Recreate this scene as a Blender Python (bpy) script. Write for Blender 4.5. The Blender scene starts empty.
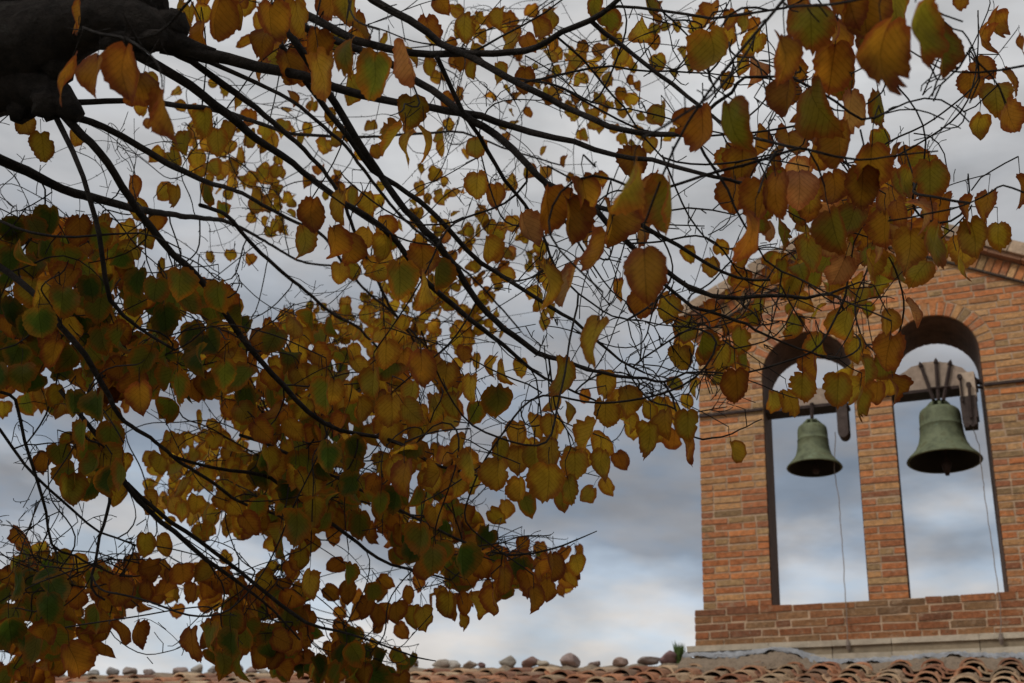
import bpy, math, random
import numpy as np
from mathutils import Matrix, Vector

# ------------------------------------------------------------------ camera
F = 1299.4
CAMZ = 1.6
RM = np.array([[0.92106651, 0.1291981, 0.3673477],
               [0.38717138, -0.40474292, -0.82842108],
               [0.04165095, 0.90525744, -0.42281695]])
CAM = np.array([0.0, 0.0, CAMZ])
sc = bpy.context.scene
cd = bpy.data.cameras.new('camera')
cam = bpy.data.objects.new('camera', cd)
sc.collection.objects.link(cam)
m4 = np.eye(4); m4[:3, :3] = RM; m4[:3, 3] = CAM
cam.matrix_world = Matrix(m4.tolist())
cd.sensor_width = 22.3
cd.lens = F / 1024 * 22.3
cd.clip_start = 0.05; cd.clip_end = 2000
cd.dof.use_dof = True
cd.dof.focus_distance = 2.9
cd.dof.aperture_fstop = 5.0
sc.camera = cam

# ------------------------------------------------------------------ sky, sun
world = bpy.data.worlds.new('World'); sc.world = world; world.use_nodes = True
nt = world.node_tree; nt.nodes.clear()
def N(t, tree=None, **kw):
    n = (tree or nt).nodes.new(t)
    for k, v in kw.items(): setattr(n, k, v)
    return n
L = nt.links.new
SUN_EL, SUN_AZ = math.radians(46), math.radians(212)      # behind and left of the camera
wout = N('ShaderNodeOutputWorld'); bg = N('ShaderNodeBackground'); bg.inputs['Strength'].default_value = 0.1
L(bg.outputs[0], wout.inputs[0])
sky = N('ShaderNodeTexSky', sky_type='NISHITA', sun_disc=False)
sky.sun_elevation = SUN_EL; sky.sun_rotation = SUN_AZ
sky.dust_density = 2.0
tc = N('ShaderNodeTexCoord'); sep = N('ShaderNodeSeparateXYZ')
L(tc.outputs['Generated'], sep.inputs[0])
mp = N('ShaderNodeMapping'); mp.inputs['Scale'].default_value = (3.2, 3.2, 8.5)
mp.inputs['Location'].default_value = (3.1, 0.7, 1.9)
L(tc.outputs['Generated'], mp.inputs[0])
n1 = N('ShaderNodeTexNoise'); n1.inputs['Scale'].default_value = 1.25; n1.inputs['Detail'].default_value = 6; n1.inputs['Roughness'].default_value = .5
L(mp.outputs[0], n1.inputs['Vector'])
def M(op, a, b=None, tree=None, clamp=False):
    t = tree or nt
    n = t.nodes.new('ShaderNodeMath'); n.operation = op; n.use_clamp = clamp
    for i, v in enumerate((a, b)):
        if v is None: continue
        if isinstance(v, (int, float)): n.inputs[i].default_value = v
        else: t.links.new(v, n.inputs[i])
    return n.outputs[0]
warp = M('MULTIPLY', M('SUBTRACT', n1.outputs['Fac'], .5), .22)
# the grey band sinks slightly towards the east
elev = M('ADD', sep.outputs['Z'], warp)
ramp = N('ShaderNodeValToRGB')
cr = ramp.color_ramp
stops = [(0.0, (.55, .55, .54)), (.12, (.60, .60, .59)), (.212, (.64, .64, .64)), (.262, (.52, .55, .59)), (.292, (.29, .31, .345)),
         (.335, (.26, .28, .315)), (.385, (.335, .35, .38)), (.44, (.41, .42, .44)), (.56, (.55, .55, .55)), (.70, (.66, .655, .65)), (1.0, (.56, .56, .56))]
while len(cr.elements) < len(stops): cr.elements.new(.5)
for e, (p, c) in zip(cr.elements, stops):
    e.position = p; e.color = (*c, 1)
L(elev, ramp.inputs[0])
n2 = N('ShaderNodeTexNoise'); n2.inputs['Scale'].default_value = 2.6; n2.inputs['Detail'].default_value = 5
L(mp.outputs[0], n2.inputs['Vector'])
br = M('ADD', M('MULTIPLY', n2.outputs['Fac'], 1.15), .45)
n3 = N('ShaderNodeTexNoise'); n3.inputs['Scale'].default_value = 4.5; n3.inputs['Detail'].default_value = 4
L(mp.outputs[0], n3.inputs['Vector'])
tint = N('ShaderNodeValToRGB'); tint.color_ramp.elements[0].position = .38; tint.color_ramp.elements[1].position = .62
tint.color_ramp.elements[0].color = (.88, .975, 1.07, 1); tint.color_ramp.elements[1].color = (1.05, 1.0, .95, 1)
L(n3.outputs['Fac'], tint.inputs[0])
tm = N('ShaderNodeVectorMath', operation='MULTIPLY'); L(ramp.outputs[0], tm.inputs[0]); 
lowm = N('ShaderNodeMapRange'); lowm.inputs['From Min'].default_value = .34; lowm.inputs['From Max'].default_value = .50
lowm.inputs['To Min'].default_value = 1.0; lowm.inputs['To Max'].default_value = .12; L(sep.outputs['Z'], lowm.inputs['Value'])
tmx = N('ShaderNodeMix', data_type='RGBA'); L(lowm.outputs[0], tmx.inputs['Factor']); tmx.inputs['A'].default_value = (1, 1, 1, 1); L(tint.outputs[0], tmx.inputs['B'])
L(tmx.outputs['Result'], tm.inputs[1])
vm = N('ShaderNodeVectorMath', operation='SCALE'); L(tm.outputs[0], vm.inputs[0]); L(br, vm.inputs['Scale'])
vs = N('ShaderNodeVectorMath', operation='SCALE'); L(vm.outputs[0], vs.inputs[0]); vs.inputs['Scale'].default_value = 10.0
mix = N('ShaderNodeMix', data_type='RGBA'); mix.inputs['Factor'].default_value = .92
L(sky.outputs[0], mix.inputs['A']); L(vs.outputs[0], mix.inputs['B']); L(mix.outputs['Result'], bg.inputs['Color'])
sd = bpy.data.lights.new('sun', 'SUN'); sd.energy = 1.5; sd.angle = math.radians(20); sd.color = (1, .95, .88)
sun = bpy.data.objects.new('sun', sd); sc.collection.objects.link(sun)
sdir = Vector((math.sin(SUN_AZ) * math.cos(SUN_EL), math.cos(SUN_AZ) * math.cos(SUN_EL), math.sin(SUN_EL)))
sun.rotation_euler = sdir.to_track_quat('Z', 'Y').to_euler()
sc.view_settings.view_transform = 'Standard'; sc.view_settings.look = 'None'
sc.view_settings.exposure = 0.0; sc.view_settings.gamma = 1.0
sc.cycles.max_bounces = 8; sc.cycles.transmission_bounces = 6

# ------------------------------------------------------------------ helpers
C = sc.collection
rng = np.random.default_rng(7)
random.seed(7)
def ray(px, py):
    return RM @ np.array([px - 512, -(py - 341.5), -F])
def at(px, py, d):                      # point seen at a pixel, at view depth d
    return CAM + ray(px, py) * (d / F)
def onY(px, py, Y):                     # point seen at a pixel on the plane y = Y
    r = ray(px, py); return CAM + r * (Y / r[1])

class MB:
    def __init__(s): s.v = []; s.f = []; s.n = 0; s.c = []
    def add(s, verts, faces, col=(1, 1, 1)):
        verts = np.asarray(verts, float); s.v.append(verts)
        s.f += [tuple(i + s.n for i in f) for f in faces]; s.n += len(verts)
        s.c.append(np.tile(np.array([*col[:3], 1.0]), (len(verts), 1)))
    def box(s, x0, x1, y0, y1, z0, z1, col=(1, 1, 1), j=0):
        v = np.array([[x0, y0, z0], [x1, y0, z0], [x1, y1, z0], [x0, y1, z0], [x0, y0, z1], [x1, y0, z1], [x1, y1, z1], [x0, y1, z1]], float)
        if j: v += rng.uniform(-j, j, v.shape)
        s.add(v, BOXF, col)
    def prism(s, poly, y0, y1, col=(1, 1, 1), j=0):      # poly in (x,z), seen from -y anticlockwise
        n = len(poly); v = [(p[0], y0, p[1]) for p in poly] + [(p[0], y1, p[1]) for p in poly]
        v = np.array(v, float)
        if j: v += rng.uniform(-j, j, v.shape)
        f = [tuple(range(n)), tuple(range(2 * n - 1, n - 1, -1))] + [(i, i + n, (i + 1) % n + n, (i + 1) % n) for i in range(n)]
        s.add(v, f, col)
    def tube(s, pts, rad, sides=8, col=(1, 1, 1), cap=True, rough=0):
        pts = np.asarray(pts, float); n = len(pts)
        rad = np.broadcast_to(np.asarray(rad, float), (n,))
        tan = np.gradient(pts, axis=0); tan /= np.linalg.norm(tan, axis=1)[:, None] + 1e-12
        up = np.array([0, 0, 1.0]) if abs(tan[0][2]) < .9 else np.array([1.0, 0, 0])
        V = []
        a = np.arange(sides) * 2 * math.pi / sides
        for i in range(n):
            u = np.cross(tan[i], up); u /= np.linalg.norm(u) + 1e-12; w = np.cross(u, tan[i]); up = w
            rr = rad[i] * (1 + (rng.uniform(-rough, rough, sides) if rough else 0))
            V.append(pts[i] + np.outer(np.cos(a) * rr, u) + np.outer(np.sin(a) * rr, w))
        V = np.concatenate(V)
        f = [(i * sides + k, i * sides + (k + 1) % sides, (i + 1) * sides + (k + 1) % sides, (i + 1) * sides + k) for i in range(n - 1) for k in range(sides)]
        if cap: f += [tuple(range(sides))[::-1], tuple(range((n - 1) * sides, n * sides))]
        s.add(V, f, col)
    def lathe(s, prof, c, seg=40, col=(1, 1, 1)):
        V = []; n = len(prof)
        for k in range(seg):
            a = 2 * math.pi * k / seg
            V += [(c[0] + r * math.cos(a), c[1] + r * math.sin(a), c[2] + z) for r, z in prof]
        f = [(k * n + i, ((k + 1) % seg) * n + i, ((k + 1) % seg) * n + i + 1, k * n + i + 1) for k in range(seg) for i in range(n - 1)]
        s.add(V, f, col)
    def build(s, name, mat, parent=None, smooth=False, shear=False, **props):
        me = bpy.data.meshes.new(name)
        v = np.concatenate(s.v)
        if shear: v[:, 0] += SHEAR * (v[:, 1] - Y0)
        o = bpy.data.objects.new(name, me); C.objects.link(o)
        if parent is not None:
            o.parent = parent; v = v - np.array(parent_world(parent))
        me.from_pydata(v.tolist(), [], s.f)
        ca = me.color_attributes.new('col', 'FLOAT_COLOR', 'POINT')
        ca.data.foreach_set('color', np.concatenate(s.c).ravel())
        me.materials.append(mat)
        if smooth: me.polygons.foreach_set('use_smooth', [True] * len(me.polygons))
        me.update()
        for k, x in props.items(): o[k] = x
        return o
BOXF = [(0, 3, 2, 1), (4, 5, 6, 7), (0, 1, 5, 4), (1, 2, 6, 5), (2, 3, 7, 6), (3, 0, 4, 7)]
def parent_world(p):
    w = np.zeros(3)
    while p is not None: w += np.array(p.location); p = p.parent
    return w
def thing(name, label, cat, loc, group=None):
    o = bpy.data.objects.new(name, None); C.objects.link(o); o.location = loc; o.empty_display_size = .1
    o['label'] = label; o['category'] = cat
    if group: o['group'] = group
    return o

def mat(name, col=None, rough=.85, attr=False, noise=None, bump=None, metal=0, spots=None):
    """col: base; attr: multiply by vertex colour; noise=(scale, lo, hi); bump=(scale, strength); spots=(scale, thr, colour)"""
    m = bpy.data.materials.new(name); m.use_nodes = True; t = m.node_tree
    b = t.nodes['Principled BSDF']; b.inputs['Roughness'].default_value = rough; b.inputs['Metallic'].default_value = metal
    b.inputs['Specular IOR Level'].default_value = .25
    o = N('ShaderNodeTexCoord', t).outputs['Object']
    if attr:
        a = N('ShaderNodeAttribute', t); a.attribute_name = 'col'; src = a.outputs['Color']
    else:
        r = N('ShaderNodeRGB', t); r.outputs[0].default_value = (*col, 1); src = r.outputs[0]
    if noise:
        n = N('ShaderNodeTexNoise', t); n.inputs['Scale'].default_value = noise[0]; n.inputs['Detail'].default_value = 6; n.inputs['Roughness'].default_value = .65
        t.links.new(o, n.inputs['Vector'])
        mr = N('ShaderNodeMapRange', t); mr.inputs['From Min'].default_value = .3; mr.inputs['From Max'].default_value = .7
        mr.inputs['To Min'].default_value = noise[1]; mr.inputs['To Max'].default_value = noise[2]
        t.links.new(n.outputs['Fac'], mr.inputs['Value'])
        v = N('ShaderNodeVectorMath', t, operation='SCALE'); t.links.new(src, v.inputs[0]); t.links.new(mr.outputs[0], v.inputs['Scale']); src = v.outputs[0]
    for sp in (spots or []):
        n = N('ShaderNodeTexNoise', t); n.inputs['Scale'].default_value = sp[0]; n.inputs['Detail'].default_value = 5; n.inputs['Roughness'].default_value = .7
        t.links.new(o, n.inputs['Vector'])
        mr = N('ShaderNodeMapRange', t); mr.inputs['From Min'].default_value = sp[1]; mr.inputs['From Max'].default_value = sp[1] + .1
        mr.inputs['To Max'].default_value = sp[3] if len(sp) > 3 else .8
        t.links.new(n.outputs['Fac'], mr.inputs['Value'])
        x = N('ShaderNodeMix', t, data_type='RGBA'); t.links.new(mr.outputs[0], x.inputs['Factor']); t.links.new(src, x.inputs['A']); x.inputs['B'].default_value = (*sp[2], 1); src = x.outputs['Result']
    t.links.new(src, b.inputs['Base Color'])
    if bump:
        n = N('ShaderNodeTexNoise', t); n.inputs['Scale'].default_value = bump[0]; n.inputs['Detail'].default_value = 8; n.inputs['Roughness'].default_value = .7
        t.links.new(o, n.inputs['Vector'])
        bp = N('ShaderNodeBump', t); bp.inputs['Strength'].default_value = bump[1]; bp.inputs['Distance'].default_value = .02
        t.links.new(n.outputs['Fac'], bp.inputs['Height']); t.links.new(bp.outputs[0], b.inputs['Normal'])
    return m
M_brick = mat('weathered_brick', attr=True, rough=.92, noise=(26, .62, 1.28), bump=(60, .7), spots=[(9.0, .56, (.40, .27, .17), .6), (34, .60, (.44, .33, .23), .7), (3.1, .60, (.15, .11, .06), .55), (22, .63, (.17, .115, .07), .6)])
M_mortar = mat('lime_mortar', (.54, .38, .25), .95, noise=(20, .75, 1.2), bump=(80, .6), spots=[(4, .6, (.26, .18, .12), .5)])
M_slab = mat('ledge_stone', attr=True, rough=.95, noise=(9, .75, 1.15), bump=(50, .5), spots=[(12, .62, (.20, .17, .12), .6)])
M_cement = mat('grey_cement', (.33, .34, .36), .95, noise=(14, .7, 1.2), bump=(30, .9), spots=[(25, .6, (.22, .19, .16), .6)])
M_rubble = mat('rubble_mortar', (.30, .23, .165), .97, noise=(30, .55, 1.3), bump=(45, 1.0), spots=[(30, .55, (.10, .08, .07), .8)])
M_tile = mat('terracotta_tile', attr=True, rough=.9, noise=(16, .7, 1.2), bump=(50, .5), spots=[(11, .58, (.34, .27, .18), .6), (28, .63, (.10, .085, .07), .7), (18, .66, (.40, .36, .28), .7)])
M_bronze = mat('patinated_bronze', (.150, .170, .098), .68, noise=(9, .5, 1.4), bump=(30, .2), metal=.1, spots=[(5, .57, (.11, .075, .04), .55), (9, .56, (.085, .085, .04), .7), (15, .60, (.20, .27, .19), .6)])
M_bell_in = mat('shaded_bronze', (.018, .018, .014), .85)  # near-black skin: the shade inside the bell is put into its colour
M_iron = mat('rusty_iron', (.045, .030, .026), .7, noise=(30, .7, 1.5), bump=(60, .4), metal=.3)
M_wood = mat('weathered_oak', (.37, .28, .215), .9, noise=(12, .7, 1.2), bump=(25, .5))
M_darkwood = mat('dark_oak', (.075, .055, .048), .85, noise=(12, .7, 1.3), bump=(25, .5))
M_rope = mat('bell_rope', (.22, .18, .15), .9)
M_bark = mat('linden_bark', (.026, .020, .017), .97, noise=(30, .4, 1.9), bump=(26, 1.6), spots=[(11, .60, (.06, .055, .046), .6)])
M_lining = mat('dark_brown_lining', (.10, .056, .036), .9, noise=(8, .6, 1.3), bump=(20, .5))
M_stone = mat('field_stone', attr=True, rough=.95, noise=(22, .7, 1.25), bump=(35, .7), spots=[(30, .62, (.42, .38, .32), .5), (14, .62, (.09, .07, .06), .6)])
M_wall = mat('rubble_wall', (.38, .30, .21), .95, noise=(4, .7, 1.2), bump=(12, 1.0), spots=[(7, .55, (.24, .19, .14), .7)])
M_ground = mat('gravel_ground', (.15, .135, .10), .97, noise=(3, .6, 1.3), bump=(30, .8), spots=[(1.2, .5, (.07, .085, .035), .9)])
M_weed = mat('weed_leaf', (.07, .12, .03), .7, noise=(40, .7, 1.3))

# ------------------------------------------------------------------ ground
g = MB(); n = 40
xs = np.linspace(-300, 300, n + 1)
V = [(x, y, 0.02 * math.sin(x * .05) * math.cos(y * .04)) for y in xs for x in xs]
g.add(V, [(j * (n + 1) + i, j * (n + 1) + i + 1, (j + 1) * (n + 1) + i + 1, (j + 1) * (n + 1) + i) for j in range(n) for i in range(n)])
g.build('ground', M_ground, kind='structure')

# ------------------------------------------------------------------ bell gable
Y0, T = 10.8, .62
SHEAR = -.091                                               # the openings run through the wall slightly askew
Z = lambda z: z + CAMZ
XL, XR = -2.88, .19
CX = (XL + XR) / 2
OPS = [(-2.292, -1.485, 4.795), (-1.172, -.408, 4.815)]          # x0, x1, springing height above the eye
SILL, BASE0 = 2.705, 2.372
SL = .50                                                    # slope of the gable
APEX = 6.06                                                 # height of the gable's brick field at its peak
RING = .135
PITCH = .0622
BR = [(.42, .165, .075), (.36, .15, .08), (.42, .25, .13), (.40, .20, .10), (.25, .185, .115), (.27, .12, .075), (.47, .20, .09), (.34, .24, .14), (.45, .29, .165)]
def brickcol(z, dark=0):
    up = min(1, max(0, (z - 2.7) / 2.6))
    w = np.array([1.5, 1.2, 1.1 + up * 1.4, 1.5, 1.1 - .8 * up, 1.1 - .7 * up, 1.3, 1.1, .4 + up * 1.4]); w /= w.sum()
    c = np.array(BR[rng.choice(len(BR), p=w)]) * rng.uniform(.8, 1.15) * (1.12 + .14 * up - dark) * np.array([1.04, 1.02, .93])
    return (c * .9 + np.array([.38, .19, .10]) * .1) * np.array([1.06, .97, .86])
def cut(z):
    """free x-intervals of wall at height z"""
    half = (APEX - z) / SL
    a, b = max(XL, CX - half), min(XR, CX + half)
    iv = [(a, b)]
    for x0, x1, sp in OPS:
        c = (x0 + x1) / 2; r = (x1 - x0) / 2
        if z < sp: h = r
        else:
            q = (r + RING) ** 2 - (z - sp) ** 2
            if q <= 0: continue
            h = math.sqrt(q)
        out = []
        for (p, q2) in iv:
            if c - h > p: out.append((p, min(q2, c - h)))
            if c + h < q2: out.append((max(p, c + h), q2))
        iv = [(p, q) for p, q in out if q - p > .012]
    return iv
wb = MB()
z = SILL; row = 0
while z < APEX - .03:
    z1 = z + PITCH - .0155 - rng.uniform(0, .003)
    iv = cut(z + PITCH / 2); lo, hi = cut(z + .002), cut(z1 - .002)
    for k, (a, b) in enumerate(iv):
        al, ah, bl, bh = a, a, b, b
        if len(lo) == len(iv): al, bl = lo[k]
        if len(hi) == len(iv): ah, bh = hi[k]
        if len(hi) != len(iv) and len(lo) != len(iv): al = ah = a; bl = bh = b
        x = a; first = True
        while x < b - .02:
            ln = (.122 if first and row % 2 else (.25 if rng.random() < .8 else .12)) + rng.uniform(-.006, .006)
            e = x + ln
            if b - e < .07: e = b
            ends = (first, e >= b - 1e-6)
            xl0 = al if first else x; xh0 = ah if first else x
            xl1 = bl if ends[1] else e - .015; xh1 = bh if ends[1] else e - .015
            sag = rng.uniform(-.003, .003)
            poly = [(xl0, Z(z + sag)), (xl1, Z(z + sag)), (xh1, Z(z1 + sag)), (xh0, Z(z1 + sag))]
            pr = rng.uniform(.001, .006)
            edge = ends[0] or ends[1]
            if edge:
                dpt = .12 if (row + k) % 2 else .25
                wb.prism(poly, Y0 - pr, Y0 + dpt, brickcol(z), .0022)
                wb.prism(poly, Y0 + dpt + .01, Y0 + T, brickcol(z), .0022)
            else:
                wb.prism(poly, Y0 - pr, Y0 + .11, brickcol(z), .0022)
                wb.prism(poly, Y0 + T - .11, Y0 + T, brickcol(z), .0022)
            x = e; first = False
    z += PITCH; row += 1
for x0, x1, sp in OPS:                                        # arch rings
    c = (x0 + x1) / 2; r = (x1 - x0) / 2; nv = 20
    for i in range(nv):
        a0 = math.pi * i / nv + .020; a1 = math.pi * (i + 1) / nv - .020
        rr = r + RING - .008 + rng.uniform(-.006, .004)
        P = [(c + r * math.cos(a0), Z(sp + r * math.sin(a0))), (c + rr * math.cos(a0), Z(sp + rr * math.sin(a0))),
             (c + rr * math.cos(a1), Z(sp + rr * math.sin(a1))), (c + r * math.cos(a1), Z(sp + r * math.sin(a1)))]
        for ya, yb in ((0, .12), (.13, .36), (.37, T)):
            wb.prism(P, Y0 + ya - (rng.uniform(.002, .006) if ya == 0 else 0), Y0 + yb, brickcol(3.4 if rng.random() < .6 else 5.2) * 1.08, .0018)
gable = thing('bell_gable', 'double-arched brick bell gable standing on the chapel roof ridge', 'bell tower', (CX, Y0 + T / 2, Z(2.30)))
wb.build('brickwork', M_brick, gable, shear=True)
# mortar core, a little behind the brick faces
mb = MB(); q = .003
cuts = {XL + q, XR - q, CX}
for x0, x1, sp in OPS:
    c, r = (x0 + x1) / 2, (x1 - x0) / 2 + q
    for i in range(21): cuts.add(c - r * math.cos(math.pi * i / 20))
cuts = sorted(cuts)
def topz(x): return APEX - SL * abs(x - CX)
def archz(x):
    for x0, x1, sp in OPS:
        c, r = (x0 + x1) / 2, (x1 - x0) / 2 + q
        if abs(x - c) <= r + 1e-6: return sp + math.sqrt(max(0, r * r - (x - c) ** 2))
    return None
for a, b in zip(cuts[:-1], cuts[1:]):
    m_ = archz((a + b) / 2)
    if m_ is None: za = zb = SILL - .02
    else: za, zb = archz(a) or 4.8, archz(b) or 4.8
    mb.prism([(a, Z(za)), (b, Z(zb)), (b, Z(topz(b))), (a, Z(topz(a)))], Y0 + q, Y0 + T - q)
mb.build('mortar_core', M_mortar, gable, shear=True)
# thin dark brown sheet over the jambs and soffits of both arches
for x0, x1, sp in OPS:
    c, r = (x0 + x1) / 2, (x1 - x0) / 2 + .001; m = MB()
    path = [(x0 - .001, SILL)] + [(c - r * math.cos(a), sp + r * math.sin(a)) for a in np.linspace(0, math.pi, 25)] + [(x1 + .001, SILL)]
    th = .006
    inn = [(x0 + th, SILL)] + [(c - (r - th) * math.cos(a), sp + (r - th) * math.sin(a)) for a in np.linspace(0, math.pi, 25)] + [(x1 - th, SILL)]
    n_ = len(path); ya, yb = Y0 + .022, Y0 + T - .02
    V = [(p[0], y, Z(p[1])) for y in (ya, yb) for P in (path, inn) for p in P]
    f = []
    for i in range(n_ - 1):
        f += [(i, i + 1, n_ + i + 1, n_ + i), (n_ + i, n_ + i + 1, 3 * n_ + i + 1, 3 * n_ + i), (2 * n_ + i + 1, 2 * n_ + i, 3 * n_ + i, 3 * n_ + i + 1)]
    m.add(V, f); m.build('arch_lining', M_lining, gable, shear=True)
# base courses
bb = MB(); BX0, BX1, BY0, BY1 = XL - .065, XR + .065, Y0 - .035, Y0 + T + .035
z = BASE0 + .004; row = 0
while z < SILL - .02:
    z1 = z + .0665 - .015
    x = BX0; first = True
    while x < BX1 - .02:
        ln = (.14 if first and row % 2 else (.27 if rng.random() < .7 else .15)) + rng.uniform(-.02, .02); e = min(x + ln, BX1)
        if BX1 - e < .08: e = BX1
        top = z1 + (rng.uniform(-.012, .006) if z1 > SILL - .03 else 0)
        pr = rng.uniform(-.001, .006)
        p = [(x, Z(z)), (e - .014, Z(z)), (e - .014, Z(top)), (x, Z(top))]
        c = (brickcol(2.5, .3) * .7 + np.array([.21, .12, .07]) * .3) * np.array([.94, .88, .86])
        bb.prism(p, BY0 - pr, BY0 + .13, c, .004); bb.prism(p, BY0 + .14, BY1, c * .95, .003)
        x = e; first = False
    z += .0665; row += 1
bb.build('base_courses', M_brick, gable)
mc = MB(); mc.box(BX0 + .003, BX1 - .003, BY0 + .003, BY1 - .003, Z(BASE0 - .03), Z(SILL - .015)); mc.build('base_mortar', M_mortar, gable)
# stone ledge: pale weathered upper lip, brown band, pale lower lip
lg = MB()
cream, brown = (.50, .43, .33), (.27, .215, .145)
x = BX0 - .06
while x < BX1 + .06:
    e = min(x + rng.uniform(.45, .8), BX1 + .06)
    c = np.array(cream) * rng.uniform(.9, 1.08)
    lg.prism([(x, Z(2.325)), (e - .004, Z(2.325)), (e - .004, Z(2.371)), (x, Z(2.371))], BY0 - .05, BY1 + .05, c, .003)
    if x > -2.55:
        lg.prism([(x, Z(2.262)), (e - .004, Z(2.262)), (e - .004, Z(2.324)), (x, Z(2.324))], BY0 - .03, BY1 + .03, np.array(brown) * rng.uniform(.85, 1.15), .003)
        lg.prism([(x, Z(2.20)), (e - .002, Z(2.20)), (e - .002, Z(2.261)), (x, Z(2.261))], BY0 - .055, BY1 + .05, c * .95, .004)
    x = e
lg.build('stone_ledge', M_slab, gable)
# cement flashing and rubble below it: lumpy strips following the roof
def lumpy_strip(x0, x1, ztop, zbot, y0, y1, amp, step=.035):
    m = MB(); nx = int((x1 - x0) / step); rows = 7; V = []
    for i in range(nx + 1):
        x = x0 + (x1 - x0) * i / nx
        zt, zb = ztop(x), zbot(x)
        for k in range(rows):
            t = k / (rows - 1)
            V.append((x, y1 + (y0 - y1) * math.sin(t * math.pi / 2 * 1.0) + rng.uniform(-amp, amp) * (1 if 0 < k else 0), zt + (zb - zt) * t + rng.uniform(-amp, amp) * .7))
    F_ = [(i * rows + k, i * rows + k + 1, (i + 1) * rows + k + 1, (i + 1) * rows + k) for i in range(nx) for k in range(rows - 1)]
    m.add(V, F_); return m
def flash_top(x): return Z(2.325 if x < -2.45 else 2.325 - min(1, (x + 2.45) / .5) * .085 + .012 * math.sin(x * 5) + .05 * math.exp(-((x + 2.15) / .22) ** 2))
lumpy_strip(BX0 - .09, BX1 + .09, flash_top, lambda x: flash_top(x) - .062 - .012 * math.sin(x * 9) - .010 * math.sin(x * 31), Y0 - .13, Y0 - .07, .010, .022).build('cement_flashing', M_cement, gable, smooth=True)
lumpy_strip(BX0 - .10, BX1 + .10, lambda x: flash_top(x) - .045, lambda x: flash_top(x) - .22, Y0 - .27, Y0 - .095, .016, .03).build('rubble_bedding', M_rubble, gable, smooth=True)
# gable cornice: brick-on-end band, thin projecting tiles, coping
ct = MB(); cm = MB()
Ls = math.hypot(1, SL)
for sgn in (-1, 1):
    cb = MB(); cb2 = MB()
    ux, uz = sgn / Ls, -SL / Ls                                # down the slope
    nx_, nz_ = sgn * SL / Ls, 1 / Ls                           # outward normal
    O = (CX, Z(APEX + .012))
    pt = lambda s_, h: (O[0] + ux * s_ + nx_ * h, O[1] + uz * s_ + nz_ * h)
    length = (XR - CX + .045) * Ls
    def quad(mesh, s0, s1, h0, h1, y0, y1, col, j=.002):
        P = [pt(s0, h0), pt(s1, h0), pt(s1, h1), pt(s0, h1)]
        if sgn < 0: P = P[::-1]
        mesh.prism(P, y0, y1, col, j)
    quad(cm, -.0, length, -.02, .145, Y0 - .008, Y0 + T + .008, (1, 1, 1), 0)
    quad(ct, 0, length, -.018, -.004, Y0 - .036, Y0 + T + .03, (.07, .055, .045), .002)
    s_ = .035 if sgn > 0 else .0
    while s_ < length - .05:
        quad(cb, s_, s_ + .054, .002, .135 + rng.uniform(-.004, .004), Y0 - .022 - rng.uniform(0, .006), Y0 + .11, brickcol(5.5), .003)
        quad(cb2, s_, s_ + .054, .002, .135, Y0 + T - .1, Y0 + T + .02, brickcol(5.5), .003)
        s_ += .067
    cb.build('cornice_bricks', M_brick, gable); cb2.build('cornice_bricks', M_brick, gable)
    s_ = 0
    while s_ < length - .02:                                   # thin tiles
        e = min(s_ + .29, length)
        quad(ct, s_, e - .006, .147, .180, Y0 - .10 - rng.uniform(0, .012), Y0 + T + .10, np.array((.33, .17, .10)) * rng.uniform(.8, 1.2), .003)
        s_ = e
    s_ = 0
    while s_ < length - .02:                                   # coping slabs
        e = min(s_ + .33, length + .02)
        quad(ct, s_, e - .004, .184 + rng.uniform(0, .003), .292 + rng.uniform(-.012, .010), Y0 - .125 - rng.uniform(0, .012), Y0 + T + .14, np.array((.47, .34, .235)) * rng.uniform(.8, 1.12), .006)
        s_ = e
for h0, h1, yy, cc in ((.147, .180, .105, (.33, .17, .10)), (.184, .296, .128, (.45, .33, .23))):     # apex pieces
    dx = .13; z0, z1 = Z(APEX + .012) + h0 * Ls, Z(APEX + .012) + h1 * Ls
    ct.prism([(CX - dx, z0 - dx * SL), (CX, z0 + .001), (CX + dx, z0 - dx * SL), (CX + dx, z1 - dx * SL + .004), (CX, z1 + .004), (CX - dx, z1 - dx * SL + .004)], Y0 - yy - .016, Y0 + T + yy + .016, cc, 0)
cm.build('cornice_mortar', M_mortar, gable); ct.build('coping', M_tile, gable)
# iron tie bar across the face
for a, b in ((XL + .0, OPS[0][0] - .0), (OPS[0][1], OPS[1][0]), (OPS[1][1], XR)):
    tb = MB(); tb.box(a, b, Y0 - .028, Y0 - .008, Z(4.465), Z(4.488), j=.001); tb.build('tie_bar', M_iron, gable)

# ------------------------------------------------------------------ chapel and its tiled roof
RY, RZ, RS = 11.01, 2.19, .30
def sag(x): return -.0180 * (x + 3.06) + .006 * math.sin(x * 2.1) + .004 * math.sin(x * 5.3)
#           # ridge line y, height of tile bed above the eye, slope
chapel = thing('chapel', 'low stone chapel with an old mossy terracotta tile roof under the bell gable', 'building', (-4, RY, 0))
w = MB()
eZ = RZ - RS * 4.1 - .05
for y in (RY - 4.0, RY + 4.0 - .5): w.box(-14, 5.6, y, y + .5, 0, Z(eZ))
for x in (-14, 5.1):
    w.prism([(RY - 4.0, 0)] * 0 or [(x, 0), (x + .5, 0), (x + .5, 1), (x, 1)], 0, 0)  if False else None
    v = [(x + dx, yy, zz) for dx in (0, .5) for yy, zz in ((RY - 3.5, 0), (RY + 3.5, 0), (RY + 3.5, Z(eZ)), (RY, Z(RZ - .12)), (RY - 3.5, Z(eZ)))]
    w.add(v, [(0, 1, 2, 3, 4)[::-1], (5, 6, 7, 8, 9), (0, 1, 6, 5), (1, 2, 7, 6), (2, 3, 8, 7), (3, 4, 9, 8), (4, 0, 5, 9)])
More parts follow.
